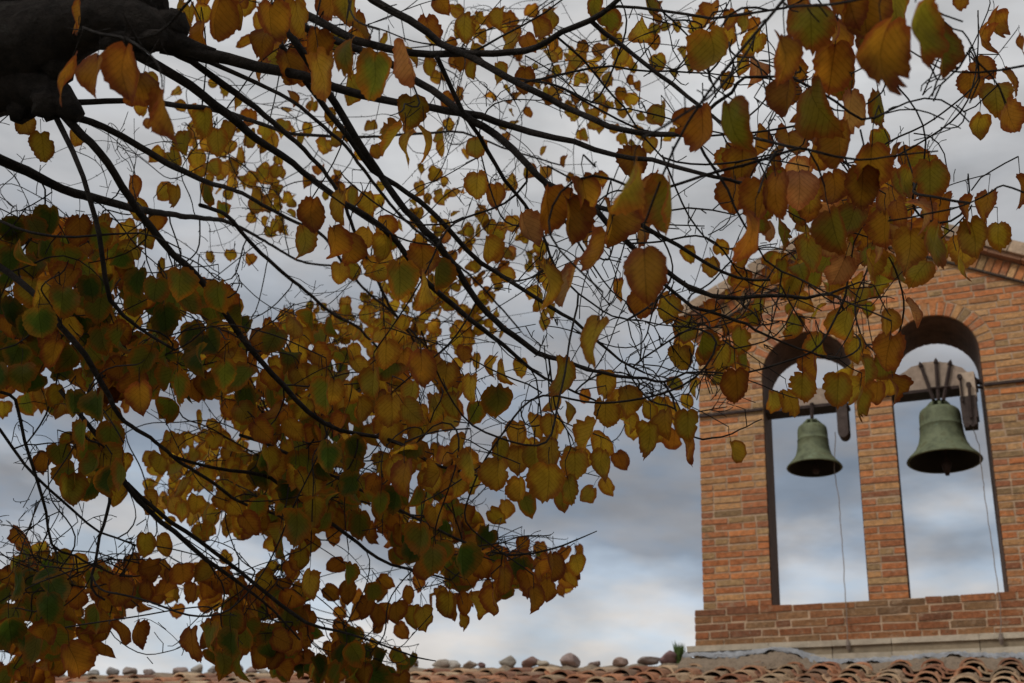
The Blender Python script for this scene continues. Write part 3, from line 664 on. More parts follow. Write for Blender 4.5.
B = [
 [(150,38,2.85,18),(200,52,2.85,16),(256,66,2.85,13),(305,77,2.8,11),(361,95,2.8,10),(396,102,2.75,9),(431,107,2.7,9),(481,117,2.6,8.5),(512,127,2.6,8),(574,142,2.5,7),(612,155,2.45,6),(652,160,2.4,5.5),(697,172,2.3,5),(730,181,2.3,4),(768,190,2.3,3)],
 [(250,-30,2.75,12),(281,2,2.75,10),(318,20,2.7,10),(356,40,2.65,9.5),(396,50,2.6,9),(431,54,2.6,8.5),(471,53,2.5,8),(512,53,2.5,8),(537,47,2.45,7.5),(562,32,2.4,7),(590,21,2.4,7),(612,5,2.35,6),(635,-15,2.35,5)],
 [(330,-40,2.6,10),(373,0,2.6,9.5),(411,20,2.55,9),(441,43,2.55,8.5),(471,57,2.5,8),(506,77,2.45,8),(537,92,2.4,8),(562,105,2.4,7.5),(594,120,2.35,7),(624,130,2.3,7),(662,134,2.3,6.5),(687,132,2.2,5),(702,115,2.2,4.5),(732,92,2.1,4),(744,78,2.1,3.5),(775,76,2.1,3),(800,72,2.0,2)],
 [(290,20,2.75,9),(330,38,2.75,9),(378,57,2.7,9),(416,80,2.7,9),(446,100,2.65,9),(471,120,2.6,9),(496,135,2.6,9),(527,165,2.5,8),(547,183,2.5,7.5),(575,198,2.45,7),(600,207,2.4,6),(630,218,2.4,5.5),(662,238,2.4,5),(692,253,2.4,4.5),(712,266,2.4,4),(737,278,2.4,3.5),(770,280,2.4,3)],
 [(270,5,2.8,9),(284,28,2.8,9),(306,58,2.8,9),(336,105,2.85,9),(356,138,2.85,8.5),(376,168,2.9,8),(396,198,2.9,8),(416,221,2.9,8),(436,241,2.9,8.5),(456,268,2.95,8),(476,301,3.0,7.5),(496,321,3.0,7),(512,334,3.0,7),(537,352,3.0,6.5),(562,360,3.0,5.5),(587,369,3.0,4.5),(617,376,3.0,4),(645,378,3.0,3.5),(664,382,3.0,3),(687,372,2.9,2.5),(724,373,2.9,2),(735,376,2.9,1.5)],
 [(281,45,2.85,7),(306,82,2.9,7),(331,115,2.9,7),(351,140,2.9,7),(372,170,2.95,7),(396,185,3.0,6),(418,200,3.0,6),(436,216,3.0,6),(456,238,3.0,6),(481,263,3.1,5.5),(512,283,3.1,5),(549,306,3.1,4.5),(574,321,3.1,4),(597,340,3.1,3.5),(620,360,3.1,3),(645,373,3.1,2.5)],
 [(437,57,2.55,6),(456,97,2.6,5.5),(471,125,2.6,5),(488,150,2.65,5),(505,180,2.65,4.5),(525,205,2.7,4),(542,231,2.7,3.5),(550,255,2.7,3),(566,282,2.7,2.5),(592,303,2.7,2.2),(612,316,2.7,2),(645,321,2.7,1.8),(672,326,2.7,1.5)],
 [(130,50,2.85,14),(160,67,2.85,12),(190,85,2.9,11),(215,105,2.9,11),(238,123,3.0,10.5),(256,138,3.0,9),(281,155,3.05,8),(303,172,3.1,7.5),(321,186,3.1,7),(341,201,3.1,7),(366,216,3.15,7),(396,241,3.2,7),(426,281,3.25,7),(456,308,3.3,6.5),(481,328,3.3,6),(503,345,3.35,5),(530,368,3.4,4),(560,385,3.4,3),(590,398,3.4,2.5),(615,410,3.4,2)],
 [(170,50,2.85,9),(192,62,2.9,8),(225,85,2.95,8),(256,108,3.1,7),(288,135,3.3,6),(318,165,3.5,5),(340,195,3.8,4.5),(356,235,4.2,4),(373,271,4.6,3.5),(391,308,5.0,3.3),(411,336,5.3,3),(430,370,5.5,2.5)],
 [(160,50,2.85,8),(210,62,2.9,6),(256,82,3.0,5),(286,97,3.2,4.5),(316,120,3.4,4.5),(346,147,3.6,4),(364,170,3.8,4),(400,215,4.2,3.5),(440,250,4.8,3),(480,285,5.3,2.5),(520,330,5.6,2)],
 [(60,103,2.92,8),(90,102,2.95,7),(125,101,3.0,7),(175,105,3.2,6.5),(225,112,3.4,6),(256,122,3.7,5),(290,133,4.0,4),(331,136,4.3,3.5),(368,137,4.6,3.2),(431,133,5.0,3),(463,133,5.3,2.6),(510,150,5.6,2.2),(560,165,5.8,1.8)],
 [(60,110,2.92,10),(80,119,2.93,9),(105,127,3.0,8),(140,147,3.1,8),(175,167,3.3,7.5),(207,182,3.5,6),(237,191,3.8,5),(256,201,4.0,4.5),(293,221,4.3,4),(321,234,4.6,3.7),(343,263,5.0,3.3),(366,291,5.4,3),(391,311,5.7,2.8),(430,350,6,2.2)],
 [(50,104,2.92,14),(62,113,2.9,12),(82,135,2.9,10),(100,152,2.9,9.5),(115,175,2.95,9),(130,198,3.0,9),(150,226,3.05,8.5),(175,256,3.1,8),(192,271,3.1,8),(215,300,3.15,7),(238,333,3.2,7),(262,362,3.25,6.5),(283,385,3.3,6.5),(308,412,3.3,6),(340,430,3.4,5),(375,437,3.4,4.5),(400,443,3.4,4.5),(420,456,3.45,4),(441,467,3.5,3.5),(480,476,3.5,2.5)],
 [(50,108,2.92,8),(57,118,2.9,7),(72,150,2.85,6.5),(83,178,2.8,6),(95,216,2.8,6),(102,253,2.8,6),(110,300,2.85,5.5),(140,328,2.9,4),(175,350,2.9,3)],
 [(-60,230,3.3,9),(-20,255,3.1,8),(20,281,3.0,7.5),(40,301,2.95,7),(60,326,2.95,7),(85,355,2.95,7),(110,397,3.0,6),(120,417,3.0,5),(155,442,3.3,4.5),(180,462,3.6,4),(212,482,3.9,4),(240,502,4.1,3.5),(276,515,4.3,3),(320,540,4.5,2.5)],
 [(-60,130,3.3,16),(0,160,3.2,13),(27,171,3.2,12),(50,183,3.2,11),(75,193,3.2,10.5),(105,201,3.3,10),(130,208,3.4,9),(160,213,3.6,7.5),(200,218,4.0,6),(225,221,4.3,5),(256,236,4.6,3.5),(281,251,4.9,3),(306,263,5.2,2.8),(336,266,5.4,2.2)],
 [(200,205,3.8,5),(225,214,4.0,5),(240,230,4.1,4.8),(256,248,4.2,4.8),(281,271,4.4,4.5),(306,291,4.6,4),(331,313,4.8,3.6),(356,326,5.0,3.2),(371,341,5.2,3),(400,370,5.5,2.4)],
 [(-40,205,2.9,4),(0,221,2.85,3.6),(32,233,2.8,3.3),(75,237,2.8,3),(112,233,2.8,2.6),(140,233,2.8,2)],
 [(-40,370,3.4,5),(0,392,3.4,4.2),(15,400,3.4,4),(25,442,3.4,4),(37,480,3.4,3.8),(46,512,3.4,3.5),(52,545,3.4,3),(75,556,3.4,2.6),(92,565,3.4,2.2),(115,575,3.4,2)],
 [(-40,385,3.5,5),(0,430,3.5,3.6),(25,465,3.5,3.6),(50,490,3.5,3.4),(75,512,3.6,3),(100,532,3.7,2.6),(135,545,3.8,2)],
 [(100,440,3.1,4),(110,489,3.1,4),(108,512,3.1,4),(100,537,3.1,3.8),(95,562,3.1,3.5),(91,587,3.1,3),(105,600,3.1,2.2)],
 [(60,390,3.1,5),(100,440,3.1,6),(127,485,3.2,6.5),(150,512,3.3,6),(175,532,3.3,6),(207,560,3.4,5.5),(235,580,3.5,4),(262,600,3.6,3),(300,640,3.6,2)],
 [(127,483,3.25,4.5),(155,510,3.3,5),(200,542,3.4,5),(225,560,3.5,4.8),(256,585,3.5,4.5),(281,605,3.5,4.5),(306,622,3.5,4),(338,631,3.5,3),(368,640,3.4,2.5),(396,650,3.4,2.3),(416,657,3.4,2),(436,661,3.4,1.3)],
 [(170,455,3.5,4),(212,468,3.7,4),(263,475,3.8,4.5),(276,482,3.8,4.5),(306,505,3.8,4.5),(348,535,3.8,4.5),(366,550,3.8,4),(391,565,3.8,3.5),(421,572,3.8,3),(451,580,3.8,2)],
 [(240,435,3.5,4),(263,442,3.6,4),(288,455,3.6,4),(306,465,3.6,3.8),(336,477,3.6,3.5),(380,500,3.6,3.4),(430,525,3.6,3.2),(470,545,3.6,3),(512,555,3.6,2.8),(552,549,3.6,2.5),(572,542,3.6,2),(597,531,3.6,1.2)],
 [(664,382,3.0,2.5),(672,398,3.0,2.5),(680,420,2.95,2.3),(694,437,2.9,2.2),(712,438,2.9,2.2),(732,434,2.9,1.8),(747,426,2.9,1.5),(762,419,2.9,1)],
 [(590,203,2.4,7),(612,228,2.4,7),(640,252,2.4,6.5),(667,272,2.4,6),(687,286,2.4,6),(712,295,2.4,5.5),(740,298,2.4,5),(770,296,2.4,4.5),(806,297,2.4,4),(831,293,2.4,3),(860,282,2.4,2)],
 [(645,262,2.4,4.5),(662,283,2.4,4.2),(692,306,2.4,4),(707,311,2.4,4),(736,320,2.4,3.6),(756,330,2.4,3.2),(783,343,2.4,2.6),(810,352,2.4,2)],
 [(632,219,2.4,2.5),(642,215,2.4,2.3),(687,208,2.4,2.2),(712,210,2.4,2),(735,215,2.4,1.6)],
 [(662,155,2.4,2.6),(670,171,2.4,2.4),(682,203,2.4,2.2),(697,228,2.4,2),(717,246,2.4,1.5),(740,250,2.4,1)],
 [(608,10,2.35,4),(619,7,2.35,3.8),(662,11,2.3,3.6),(712,17,2.2,3.4),(750,13,2.1,3),(785,7,2.0,2.8),(803,0,2.0,2.4),(840,-12,1.9,2)],
 [(590,20,2.4,6),(620,45,2.4,5.5),(647,65,2.35,5),(672,85,2.35,5),(704,109,2.3,4.5),(730,130,2.2,4),(768,141,2.1,3.6),(808,151,2.0,3.2),(860,160,1.9,2.6),(888,156,1.9,2.2),(938,151,1.9,1.3)],
 [(520,84,2.45,3.4),(540,79,2.5,3),(574,71,2.6,2.8),(612,67,2.6,2.6),(652,72,2.6,2.4),(687,72,2.6,2.2),(730,76,2.6,1.6)],
 [(556,36,2.42,3),(584,60,2.5,2.8),(604,85,2.5,2.6),(624,107,2.5,2.4),(642,135,2.5,2.2),(662,157,2.5,2)],
 [(508,78,2.46,3),(527,80,2.6,2.6),(562,87,2.8,2.4),(592,102,3.0,2.2),(620,110,3.2,2)],
 [(662,11,2.3,2.4),(672,20,2.3,2.2),(697,47,2.3,2),(710,75,2.3,1.8),(716,98,2.3,1.3)],
 [(1150,55,1.9,5),(1080,60,1.9,3.6),(1024,66,1.9,3),(980,72,1.9,2.6),(943,70,1.9,2)],
 [(1160,180,2.1,5),(1060,197,2.1,3),(1024,192,2.1,2.6),(1003,186,2.1,2.3),(993,191,2.1,2),(968,203,2.1,2),(930,214,2.1,2.2),(888,221,2.1,1.6)],
 [(900,-40,1.8,3.4),(928,0,1.8,2.6),(943,22,1.8,2.2),(963,32,1.8,1.8),(972,46,1.8,1.2)],
 [(545,184,2.5,5),(556,205,2.5,4),(590,262,2.5,2.2),(612,291,2.5,1.8),(625,301,2.5,1.4)],
 [(470,53,2.5,3),(500,38,2.5,2.6),(545,12,2.5,2.2),(570,-6,2.5,1.8)],
 [(300,460,4.2,3),(330,420,4.6,2.6),(370,380,5.0,2.4),(400,350,5.3,2)],
 [(690,130,2.2,4),(705,155,2.2,3.6),(728,190,2.2,3),(745,225,2.2,2.5),(765,260,2.25,2)],
]
for i, b in enumerate(B): add_branch('branch', b, 9 if b[0][3] > 5 else 7, .05, True, .05, .001)
nodes_vis = len(nodes)

# ---- leaves: (x, y, length px, width px, tip lean, tone)
G = 'g'; Dk = 'd'; Yl = 'y'; Rd = 'r'; Pk = 'p'
BIG = [
 (96,75,45,30,0,Rd),(123,75,56,29,0,Rd),(137,88,40,26,-.3,Rd),(64,77,50,11,-.35,Rd),(169,117,54,16,.15,Rd),(80,18,36,10,0,Rd),(4,18,30,22,0,Rd),(27,126,26,25,.5,Yl),(43,147,30,19,.2,Yl),(77,137,20,14,0,Yl),(180,15,30,15,0,Yl),
 (184,143,24,20,0,Yl),(205,122,26,22,0,Yl),(218,142,26,20,0,Yl),(197,160,20,19,0,Yl),(175,157,18,18,.8,Yl),(157,155,18,18,-.8,Yl),(228,130,20,17,0,Yl),(150,82,20,10,0,Yl),(138,107,16,10,0,Yl),(215,18,44,22,-.2,Rd),(200,33,26,20,0,Rd),(240,15,30,24,.4,Rd),(149,122,12,11,0,Rd),(250,118,18,16,0,Rd),(124,3,16,12,0,Rd),(148,2,12,11,0,Rd),
 (270,22,40,28,0,Rd),(262,42,32,26,-.2,Rd),(300,20,40,22,.2,Yl),(315,45,32,24,-.3,Rd),(345,8,34,26,0,Yl),(322,75,46,28,.2,Yl),(345,55,40,24,0,G),(349,90,34,19,-.2,Yl),(375,75,46,28,-.1,G),(358,28,32,14,.3,Rd),(410,60,42,17,.25,Pk),(411,112,32,28,0,Yl),(430,32,30,22,.4,Rd),(464,28,30,24,0,Yl),(430,68,20,13,0,Yl),(455,62,14,13,0,Rd),(470,70,20,13,0,Yl),(498,75,24,14,0,Yl),(392,142,38,14,-.6,Yl),(405,150,36,10,0,Yl),(426,145,38,7,.1,Yl),(475,147,24,21,0,Yl),(443,5,22,20,.6,Rd),(371,127,13,12,0,Yl),(325,147,15,14,-.3,Yl),(310,130,14,12,0,Yl),(500,18,22,16,0,Yl),(510,40,20,14,0,Yl),(330,5,30,22,0,Rd),(290,68,34,24,.2,Rd),
 (607,22,25,27,0,G),(643,30,27,14,.4,Yl),(541,30,24,18,.2,Rd),(525,82,27,25,0,Rd),(714,55,44,33,0,Yl),(688,65,17,14,0,Yl),(738,65,20,15,0,Yl),(758,66,26,20,0,Pk),(577,62,18,20,0,Yl),(620,57,18,17,0,Yl),(633,98,16,10,1.3,Yl),(662,115,24,17,0,Yl),(682,122,15,14,0,Yl),(632,163,36,33,0,Rd),(703,132,47,31,0,Rd),(732,127,52,23,.25,G),(757,142,32,22,0,Rd),(742,165,34,30,0,Rd),(725,82,20,16,0,Yl),(650,145,18,15,0,Yl),(712,12,20,16,0,Rd),(730,20,20,16,0,Rd),(745,25,20,13,0,Yl),(650,5,22,18,0,G),(594,8,24,18,0,G),(552,15,22,16,0,Yl),
 (811,24,46,42,0,G),(865,18,54,50,0,Rd),(880,58,68,56,0,Rd),(915,30,62,38,0,G),(938,50,50,30,.2,G),(785,58,50,34,0,Rd),(832,42,52,26,-.1,Rd),(838,78,46,35,.1,G),(788,100,44,26,-.1,Rd),(818,107,52,23,.35,G),(850,112,40,30,0,Pk),(880,108,40,25,.2,G),(994,26,30,24,0,Rd),(980,42,32,20,0,Rd),(984,68,26,26,.9,Rd),(970,86,28,24,0,Rd),(996,98,31,27,0,Yl),(977,127,26,22,-.2,Yl),(1012,82,30,17,.5,Rd),(1010,118,34,9,.2,Rd),(1021,46,22,14,0,Rd),(961,3,18,14,0,Rd),(840,145,42,32,0,Rd),(820,152,32,28,0,Rd),(870,165,42,40,0,Rd),(885,140,26,13,.3,G),(910,160,28,27,0,Rd),(795,140,18,16,0,Yl),(800,15,40,28,0,Rd),(850,5,50,30,.3,Rd),(895,10,50,36,0,G),
 (547,210,46,34,0,Rd),(586,198,42,27,.1,Rd),(570,218,44,26,0,Rd),(527,232,38,24,.35,Pk),(584,240,28,10,0,Rd),(625,188,58,24,-.4,Yl),(612,222,40,30,0,Rd),(600,252,42,17,-.4,Rd),(637,235,32,17,0,Pk),(645,192,44,12,-.4,Rd),(672,205,56,17,0,G),(645,270,50,46,0,Rd),(643,305,30,31,0,Rd),(668,310,32,27,-.2,Yl),(592,342,50,18,-.25,Yl),(544,323,13,12,0,Yl),(570,282,44,12,-.3,Pk),(550,285,48,18,.15,Yl),(690,254,17,14,0,Yl),(723,248,18,14,.9,Yl),(711,267,20,18,0,Yl),(733,197,36,31,-.1,Rd),(762,200,42,26,0,Rd),(750,240,52,25,-.2,Rd),(738,262,24,16,0,Rd),(620,290,24,12,-.2,Rd),
 (800,188,36,34,0,Pk),(775,195,42,22,0,Rd),(862,188,42,46,0,Rd),(810,200,32,30,0,Yl),(835,232,44,30,.2,G),(780,235,34,12,.2,G),(808,255,36,28,0,Yl),(782,270,22,17,0,G),(885,228,36,17,0,Rd),(905,185,34,24,0,G),(930,180,38,34,0,G),(940,207,32,20,-.2,Rd),(968,215,38,18,0,Rd),(986,206,30,10,-.2,Rd),(998,236,26,21,0,Yl),(975,240,38,24,0,Yl),(910,248,38,30,0,Yl),(935,245,44,26,.1,G),(918,273,32,26,-.6,Yl),(899,278,26,15,.3,Yl),(868,266,32,22,0,Yl),(855,284,26,14,-.9,Yl),(958,265,32,13,.1,Yl),(963,252,32,26,0,Yl),(832,290,18,16,0,Rd),(845,325,34,23,0,Yl),(887,325,30,23,0,Yl),(912,313,28,14,.5,Pk),(793,325,26,21,-.3,G),(1021,192,32,10,0,Rd),(855,205,30,26,0,Rd),(835,190,34,24,0,Rd),(890,200,30,24,0,Rd),(925,215,34,16,.4,Pk),(880,245,30,14,.3,Pk),(848,258,30,12,.3,Pk),
 (737,385,33,29,.1,Rd),(772,402,22,17,-.1,Yl),(791,402,26,16,.3,Yl),(802,387,28,25,0,Yl),(816,368,28,12,0,Rd),(838,390,34,27,0,Yl),(857,403,30,20,-.2,Yl),(866,370,32,21,.1,Yl),(877,393,24,15,0,Rd),(887,353,36,24,0,Rd),(895,390,28,20,.2,Rd),(820,346,28,15,.2,G),(857,350,28,20,0,Yl),(883,368,26,24,.8,Yl),(702,346,30,24,0,G),(722,356,30,20,0,Yl),(740,340,24,16,0,Yl),(686,330,26,22,0,G),(678,360,26,20,0,Yl),
 (521,368,19,16,0,Yl),(563,377,38,22,-.2,Yl),(606,385,29,24,0,Yl),(585,396,15,14,0,Rd),(553,402,24,13,-.5,Yl),(571,412,23,8,.2,Yl),(605,415,30,23,0,Yl),(628,403,32,25,.1,Yl),(650,410,22,12,.2,Yl),(665,422,27,21,0,Yl),(650,438,34,23,0,Yl),(688,426,32,24,0,Yl),(676,385,18,16,1.2,G),(693,387,18,10,0,Yl),(689,450,28,14,.1,Rd),(674,440,22,18,0,Rd),(734,454,25,18,.2,Yl),(589,438,36,15,-.4,Yl),(601,465,30,20,0,Yl),(603,445,28,20,0,Yl),(621,461,20,20,.5,Rd),(608,487,20,16,.4,Yl),(587,495,20,13,-.7,Yl),(519,435,28,19,0,Yl),(535,427,26,16,.2,Yl),(551,430,30,20,0,Yl),(552,452,30,23,0,Yl),(535,458,28,24,0,Yl),(518,460,28,24,0,Yl),(549,480,36,31,0,Yl),(575,466,28,25,0,Yl),(570,490,28,20,.2,Yl),(520,490,26,22,0,Yl),(562,500,22,18,0,G),(527,505,24,22,.3,G),
 (386,355,30,25,0,Yl),(421,370,38,26,0,Rd),(373,385,32,25,0,Yl),(392,412,32,29,0,Yl),(326,395,36,23,0,G),(362,410,28,21,0,Yl),(437,410,30,24,0,Yl),(453,408,30,20,0,Yl),(420,430,28,24,0,Yl),(470,390,30,18,0,Yl),(474,413,24,21,0,G),(498,403,32,27,0,G),(437,451,17,16,0,Rd),(461,450,30,13,-.3,Yl),(470,468,36,18,0,Yl),(501,450,26,21,0,Yl),(498,475,32,27,0,Yl),(458,488,26,20,0,Yl),(433,482,26,23,0,Yl),(404,480,38,25,0,Rd),(491,365,20,10,-.2,Yl),(505,372,26,7,.2,Yl),(476,362,18,8,0,Yl),(463,355,18,15,0,Rd),(265,475,26,22,0,Dk),(328,458,32,26,0,Dk),(351,465,24,20,0,G),(395,500,28,24,0,Dk),
 (311,217,36,28,0,Rd),(305,242,34,27,.1,Yl),(335,243,32,22,0,Rd),(350,251,32,22,0,Rd),(340,208,34,20,0,Yl),(352,198,26,10,0,Yl),(370,205,26,19,0,Yl),(383,226,22,18,0,Rd),(368,240,24,19,0,Yl),(386,247,28,24,0,Yl),(423,262,34,30,0,Rd),(400,282,40,32,0,G),(438,275,32,20,0,G),(425,290,36,12,-.2,Yl),(477,187,30,25,0,Yl),(497,198,26,22,0,Rd),(340,272,20,17,0,Yl),(355,270,18,16,0,Yl),(369,263,18,15,0,Yl),(488,250,28,19,0,Yl),
 (135,187,26,18,0,Rd),(137,210,26,22,.2,Yl),(155,222,24,15,0,Rd),(144,240,24,15,.2,Yl),(165,192,22,22,-.9,Yl),(177,197,26,19,0,Yl),(207,195,26,17,0,G),(222,210,20,16,0,G),(165,268,22,13,-.2,Yl),(50,222,32,30,0,Dk),(37,250,30,27,0,G),(56,255,28,24,0,G),(80,230,32,25,0,Rd),(10,262,32,26,0,Dk),(40,322,34,30,0,Dk),(10,312,32,26,0,Dk),(100,306,32,30,0,G),(62,302,36,30,0,G),(165,320,34,28,0,Dk),(137,285,36,30,0,Dk),(155,292,32,24,0,G),(180,285,36,24,0,G),(197,285,26,22,0,Yl),(218,297,34,29,0,G),(240,318,28,22,0,G),(17,235,30,26,0,G),(100,238,30,22,0,G),(213,85,10,9,0,Yl),(210,257,13,9,.2,Yl),(230,256,14,11,0,Yl),(249,260,14,11,0,Rd),
 (75,405,32,22,0,Dk),(97,408,36,29,0,Dk),(82,435,32,24,0,G),(110,438,34,29,0,G),(60,455,30,24,0,G),(88,455,32,26,0,G),(74,478,34,28,0,G),(104,480,32,24,0,G),(122,475,34,22,0,G),(116,492,26,20,0,Yl),(68,490,34,20,.1,Yl),(44,463,26,14,-.2,Rd),(87,490,26,20,0,Yl),(140,398,36,28,0,Rd),(150,378,32,26,0,G),(178,388,36,26,0,G),(120,370,30,24,0,Rd),(225,375,34,26,0,G),(205,385,30,24,0,Rd),(230,410,24,22,0,Rd),(200,360,34,18,0,Dk),(246,398,30,26,0,Dk),(202,420,22,10,0,Yl),(4,410,20,16,0,Yl),(170,440,20,17,0,Yl),(150,460,20,18,0,Yl),(220,437,18,16,0,Yl),(190,440,20,16,.3,Yl),
 (20,535,24,20,.9,Rd),(22,545,20,22,.7,Rd),(145,545,26,20,0,Yl),(162,545,24,16,.3,Yl),(120,590,28,20,0,Rd),(147,592,26,20,0,Rd),(183,575,28,23,0,Rd),(97,620,32,24,0,G),(122,630,28,22,-.1,Rd),(137,635,30,15,0,Rd),(178,611,16,18,0,Rd),(192,645,36,26,.2,Rd),(210,640,38,20,0,G),(231,644,34,27,0,Dk),(207,590,26,20,0,Rd),(238,590,24,20,0,Yl),(52,610,30,28,0,Dk),(75,660,40,30,.3,Rd),(18,585,36,22,0,Dk),(35,645,34,30,0,G),(10,630,34,28,0,Dk),(50,560,22,16,0,G),(62,560,22,16,.4,G),(200,570,16,12,0,Yl),(227,558,18,20,.9,Yl),
 (298,525,34,28,0,G),(276,545,20,18,0,Yl),(306,545,22,18,0,Yl),(360,525,26,24,0,G),(309,585,28,18,0,Yl),(273,568,14,12,0,Yl),(284,571,16,8,1.2,Yl),(336,567,20,20,-.9,Rd),(348,575,24,13,0,G),(349,592,22,22,0,Rd),(372,592,22,17,0,G),(386,582,18,20,.9,Rd),(409,595,18,14,0,Rd),(419,583,16,13,0,Rd),(356,615,18,14,-.3,Rd),(366,607,22,20,-.3,Rd),(378,615,22,18,0,Rd),(396,612,24,18,0,Rd),(413,616,22,16,0,Yl),(425,618,24,19,.2,Yl),(402,631,18,14,.6,Rd),(381,627,20,12,-.6,Rd),(421,540,34,28,0,G),(433,560,30,26,0,G),(462,560,34,22,0,Dk),(463,622,18,12,.1,Yl),(477,607,28,16,.4,Yl),(449,604,26,22,0,Yl),(495,600,28,15,.2,Rd),(505,580,26,18,0,Rd),(522,545,18,16,0,Rd),(540,550,16,14,0,Rd),(547,590,24,18,0,Rd),(530,582,26,22,.3,Rd),(578,565,22,18,.2,Yl),(570,580,20,13,.4,Yl),(567,555,16,12,0,Rd),(581,550,12,8,.4,Rd),(553,565,26,16,0,Rd),(535,600,28,18,.1,Rd),(520,570,24,20,0,Dk),
 (463,517,18,17,0,G),(475,515,20,18,.8,Yl),(481,525,18,14,.3,Rd),(497,517,20,18,.9,Yl),(505,510,20,16,0,Yl),(375,643,13,11,.1,Yl),(495,538,6,4,.9,Yl),
]
CL = [  # cx, cy, rx, ry, count, Lmin, Lmax, tones
 (25,245,35,28,18,26,33,'ggdyr'),(85,285,60,50,50,27,34,'ggdry'),(50,345,60,38,46,27,34,'gddgr'),(170,330,75,48,60,26,33,'grgdy'),(150,375,95,32,42,27,34,'grrgd'),(95,235,50,20,12,24,30,'gyr'),
 (8,330,22,60,14,28,34,'dg'),(95,450,32,40,16,27,33,'gdy'),(20,385,22,14,7,22,28,'ygr'),(45,400,22,10,7,24,28,'gy'),
 (245,365,45,45,30,20,28,'gyr'),(310,350,50,36,42,16,24,'yyg'),(290,410,55,38,48,18,26,'yygr'),(350,400,60,50,50,20,28,'yyrg'),(410,400,50,45,34,18,28,'yyr'),(330,470,80,35,62,18,28,'ygyd'),(420,475,60,30,40,20,28,'yrgy'),
 (385,320,60,40,64,10,16,'y'),(440,300,45,55,50,9,15,'y'),(480,250,40,45,30,9,14,'yr'),(420,345,55,30,36,12,18,'y'),(330,320,50,22,26,9,14,'y'),(300,330,24,16,12,9,13,'y'),(480,320,25,25,14,9,14,'y'),
 (200,460,35,30,26,15,20,'y'),(180,480,45,30,24,15,20,'y'),(230,470,30,35,18,15,20,'y'),(250,500,45,35,42,16,22,'yyg'),(170,505,28,22,12,14,18,'y'),(225,440,25,25,10,14,19,'y'),(215,520,40,22,16,16,20,'y'),(280,520,45,28,26,18,26,'ygr'),
 (350,510,55,28,40,20,28,'yrg'),(430,525,45,22,30,20,28,'rgy'),(440,548,55,22,36,20,26,'rdg'),(500,572,55,20,34,18,24,'rrg'),(450,600,24,14,8,18,24,'r'),(560,575,22,16,8,16,22,'ry'),(395,535,40,20,12,18,24,'r'),
 (365,600,35,20,8,16,20,'r'),(310,650,60,28,52,22,28,'gdrr'),(370,668,45,20,34,20,26,'gdr'),(270,610,45,30,36,22,28,'rgr'),(240,640,45,25,26,24,30,'rgr'),(285,580,30,25,12,18,24,'ry'),
 (35,610,42,45,46,26,32,'ddgr'),(25,660,45,30,30,26,32,'grr'),(100,600,45,28,38,20,27,'rrg'),(40,565,35,18,12,18,22,'gy'),(145,580,40,18,24,18,24,'rr'),(85,575,35,12,10,17,22,'yr'),(205,590,40,20,18,18,24,'ry'),(250,550,0,0,0,9,9,'y'),(80,645,30,20,10,22,28,'r'),
 (535,110,45,45,22,8,12,'yr'),(600,105,40,20,10,9,14,'y'),(660,125,50,25,16,10,15,'y'),(700,30,60,28,22,11,17,'yr'),(530,30,30,30,16,12,18,'yr'),(570,60,35,15,8,12,18,'y'),(610,35,20,20,4,10,14,'y'),(480,20,30,20,8,12,18,'y'),
 (215,145,40,28,16,13,18,'y'),(270,175,25,35,24,11,17,'y'),(275,215,25,20,14,10,15,'y'),(235,175,20,30,10,10,14,'y'),(440,190,40,30,12,9,13,'y'),(330,185,30,18,10,11,16,'yr'),(300,120,25,20,5,10,14,'y'),(455,140,20,16,4,12,16,'y'),(300,45,60,35,16,24,34,'rry'),(230,10,60,16,12,20,28,'ry'),
 (820,165,60,45,13,24,34,'rrgp'),(880,190,60,45,18,25,34,'rrg'),(810,240,60,40,18,22,32,'yrgp'),(900,240,60,30,15,22,32,'rgy'),(770,290,50,35,26,15,22,'ygr'),(840,290,50,25,14,16,24,'yg'),(720,340,35,40,16,20,26,'gyr'),(750,190,30,50,7,24,34,'rg'),
 (870,50,50,45,2,42,56,'rg'),(775,80,30,60,5,24,36,'ry'),(870,370,30,25,8,22,28,'yr'),(650,415,45,25,14,20,26,'y'),(550,460,40,40,14,22,28,'y'),(600,220,50,30,2,24,34,'r'),
 (450,60,90,45,22,13,21,'yyr'),(560,100,60,45,18,10,17,'y'),(350,115,70,45,14,12,20,'yr'),(310,55,50,40,8,24,32,'r'),(245,160,55,45,22,11,17,'y'),(630,60,60,40,14,11,18,'yr'),(420,200,60,40,14,11,17,'y'),(190,110,60,30,10,12,18,'y'),(560,190,50,30,10,12,18,'yr'),
 (500,230,20,60,10,14,20,'y'),(440,230,40,30,8,10,14,'y'),(395,265,25,25,10,16,24,'yg'),(545,290,20,30,8,14,20,'y'),(520,250,25,25,12,10,15,'y'),
]
tone = {'g': ((.080, .082, .014), (.155, .060, .010)), 'd': ((.030, .046, .010), (.10, .055, .011)), 'y': ((.240, .152, .020), (.160, .060, .012)),
        'r': ((.190, .086, .013), (.115, .032, .012)), 'o': ((.125, .105, .014), (.135, .042, .011)), 'p': ((.24, .125, .055), (.16, .055, .028))}
leaves = []      # base point, axis(unit, base->tip), normal, length, width factor, tone, random
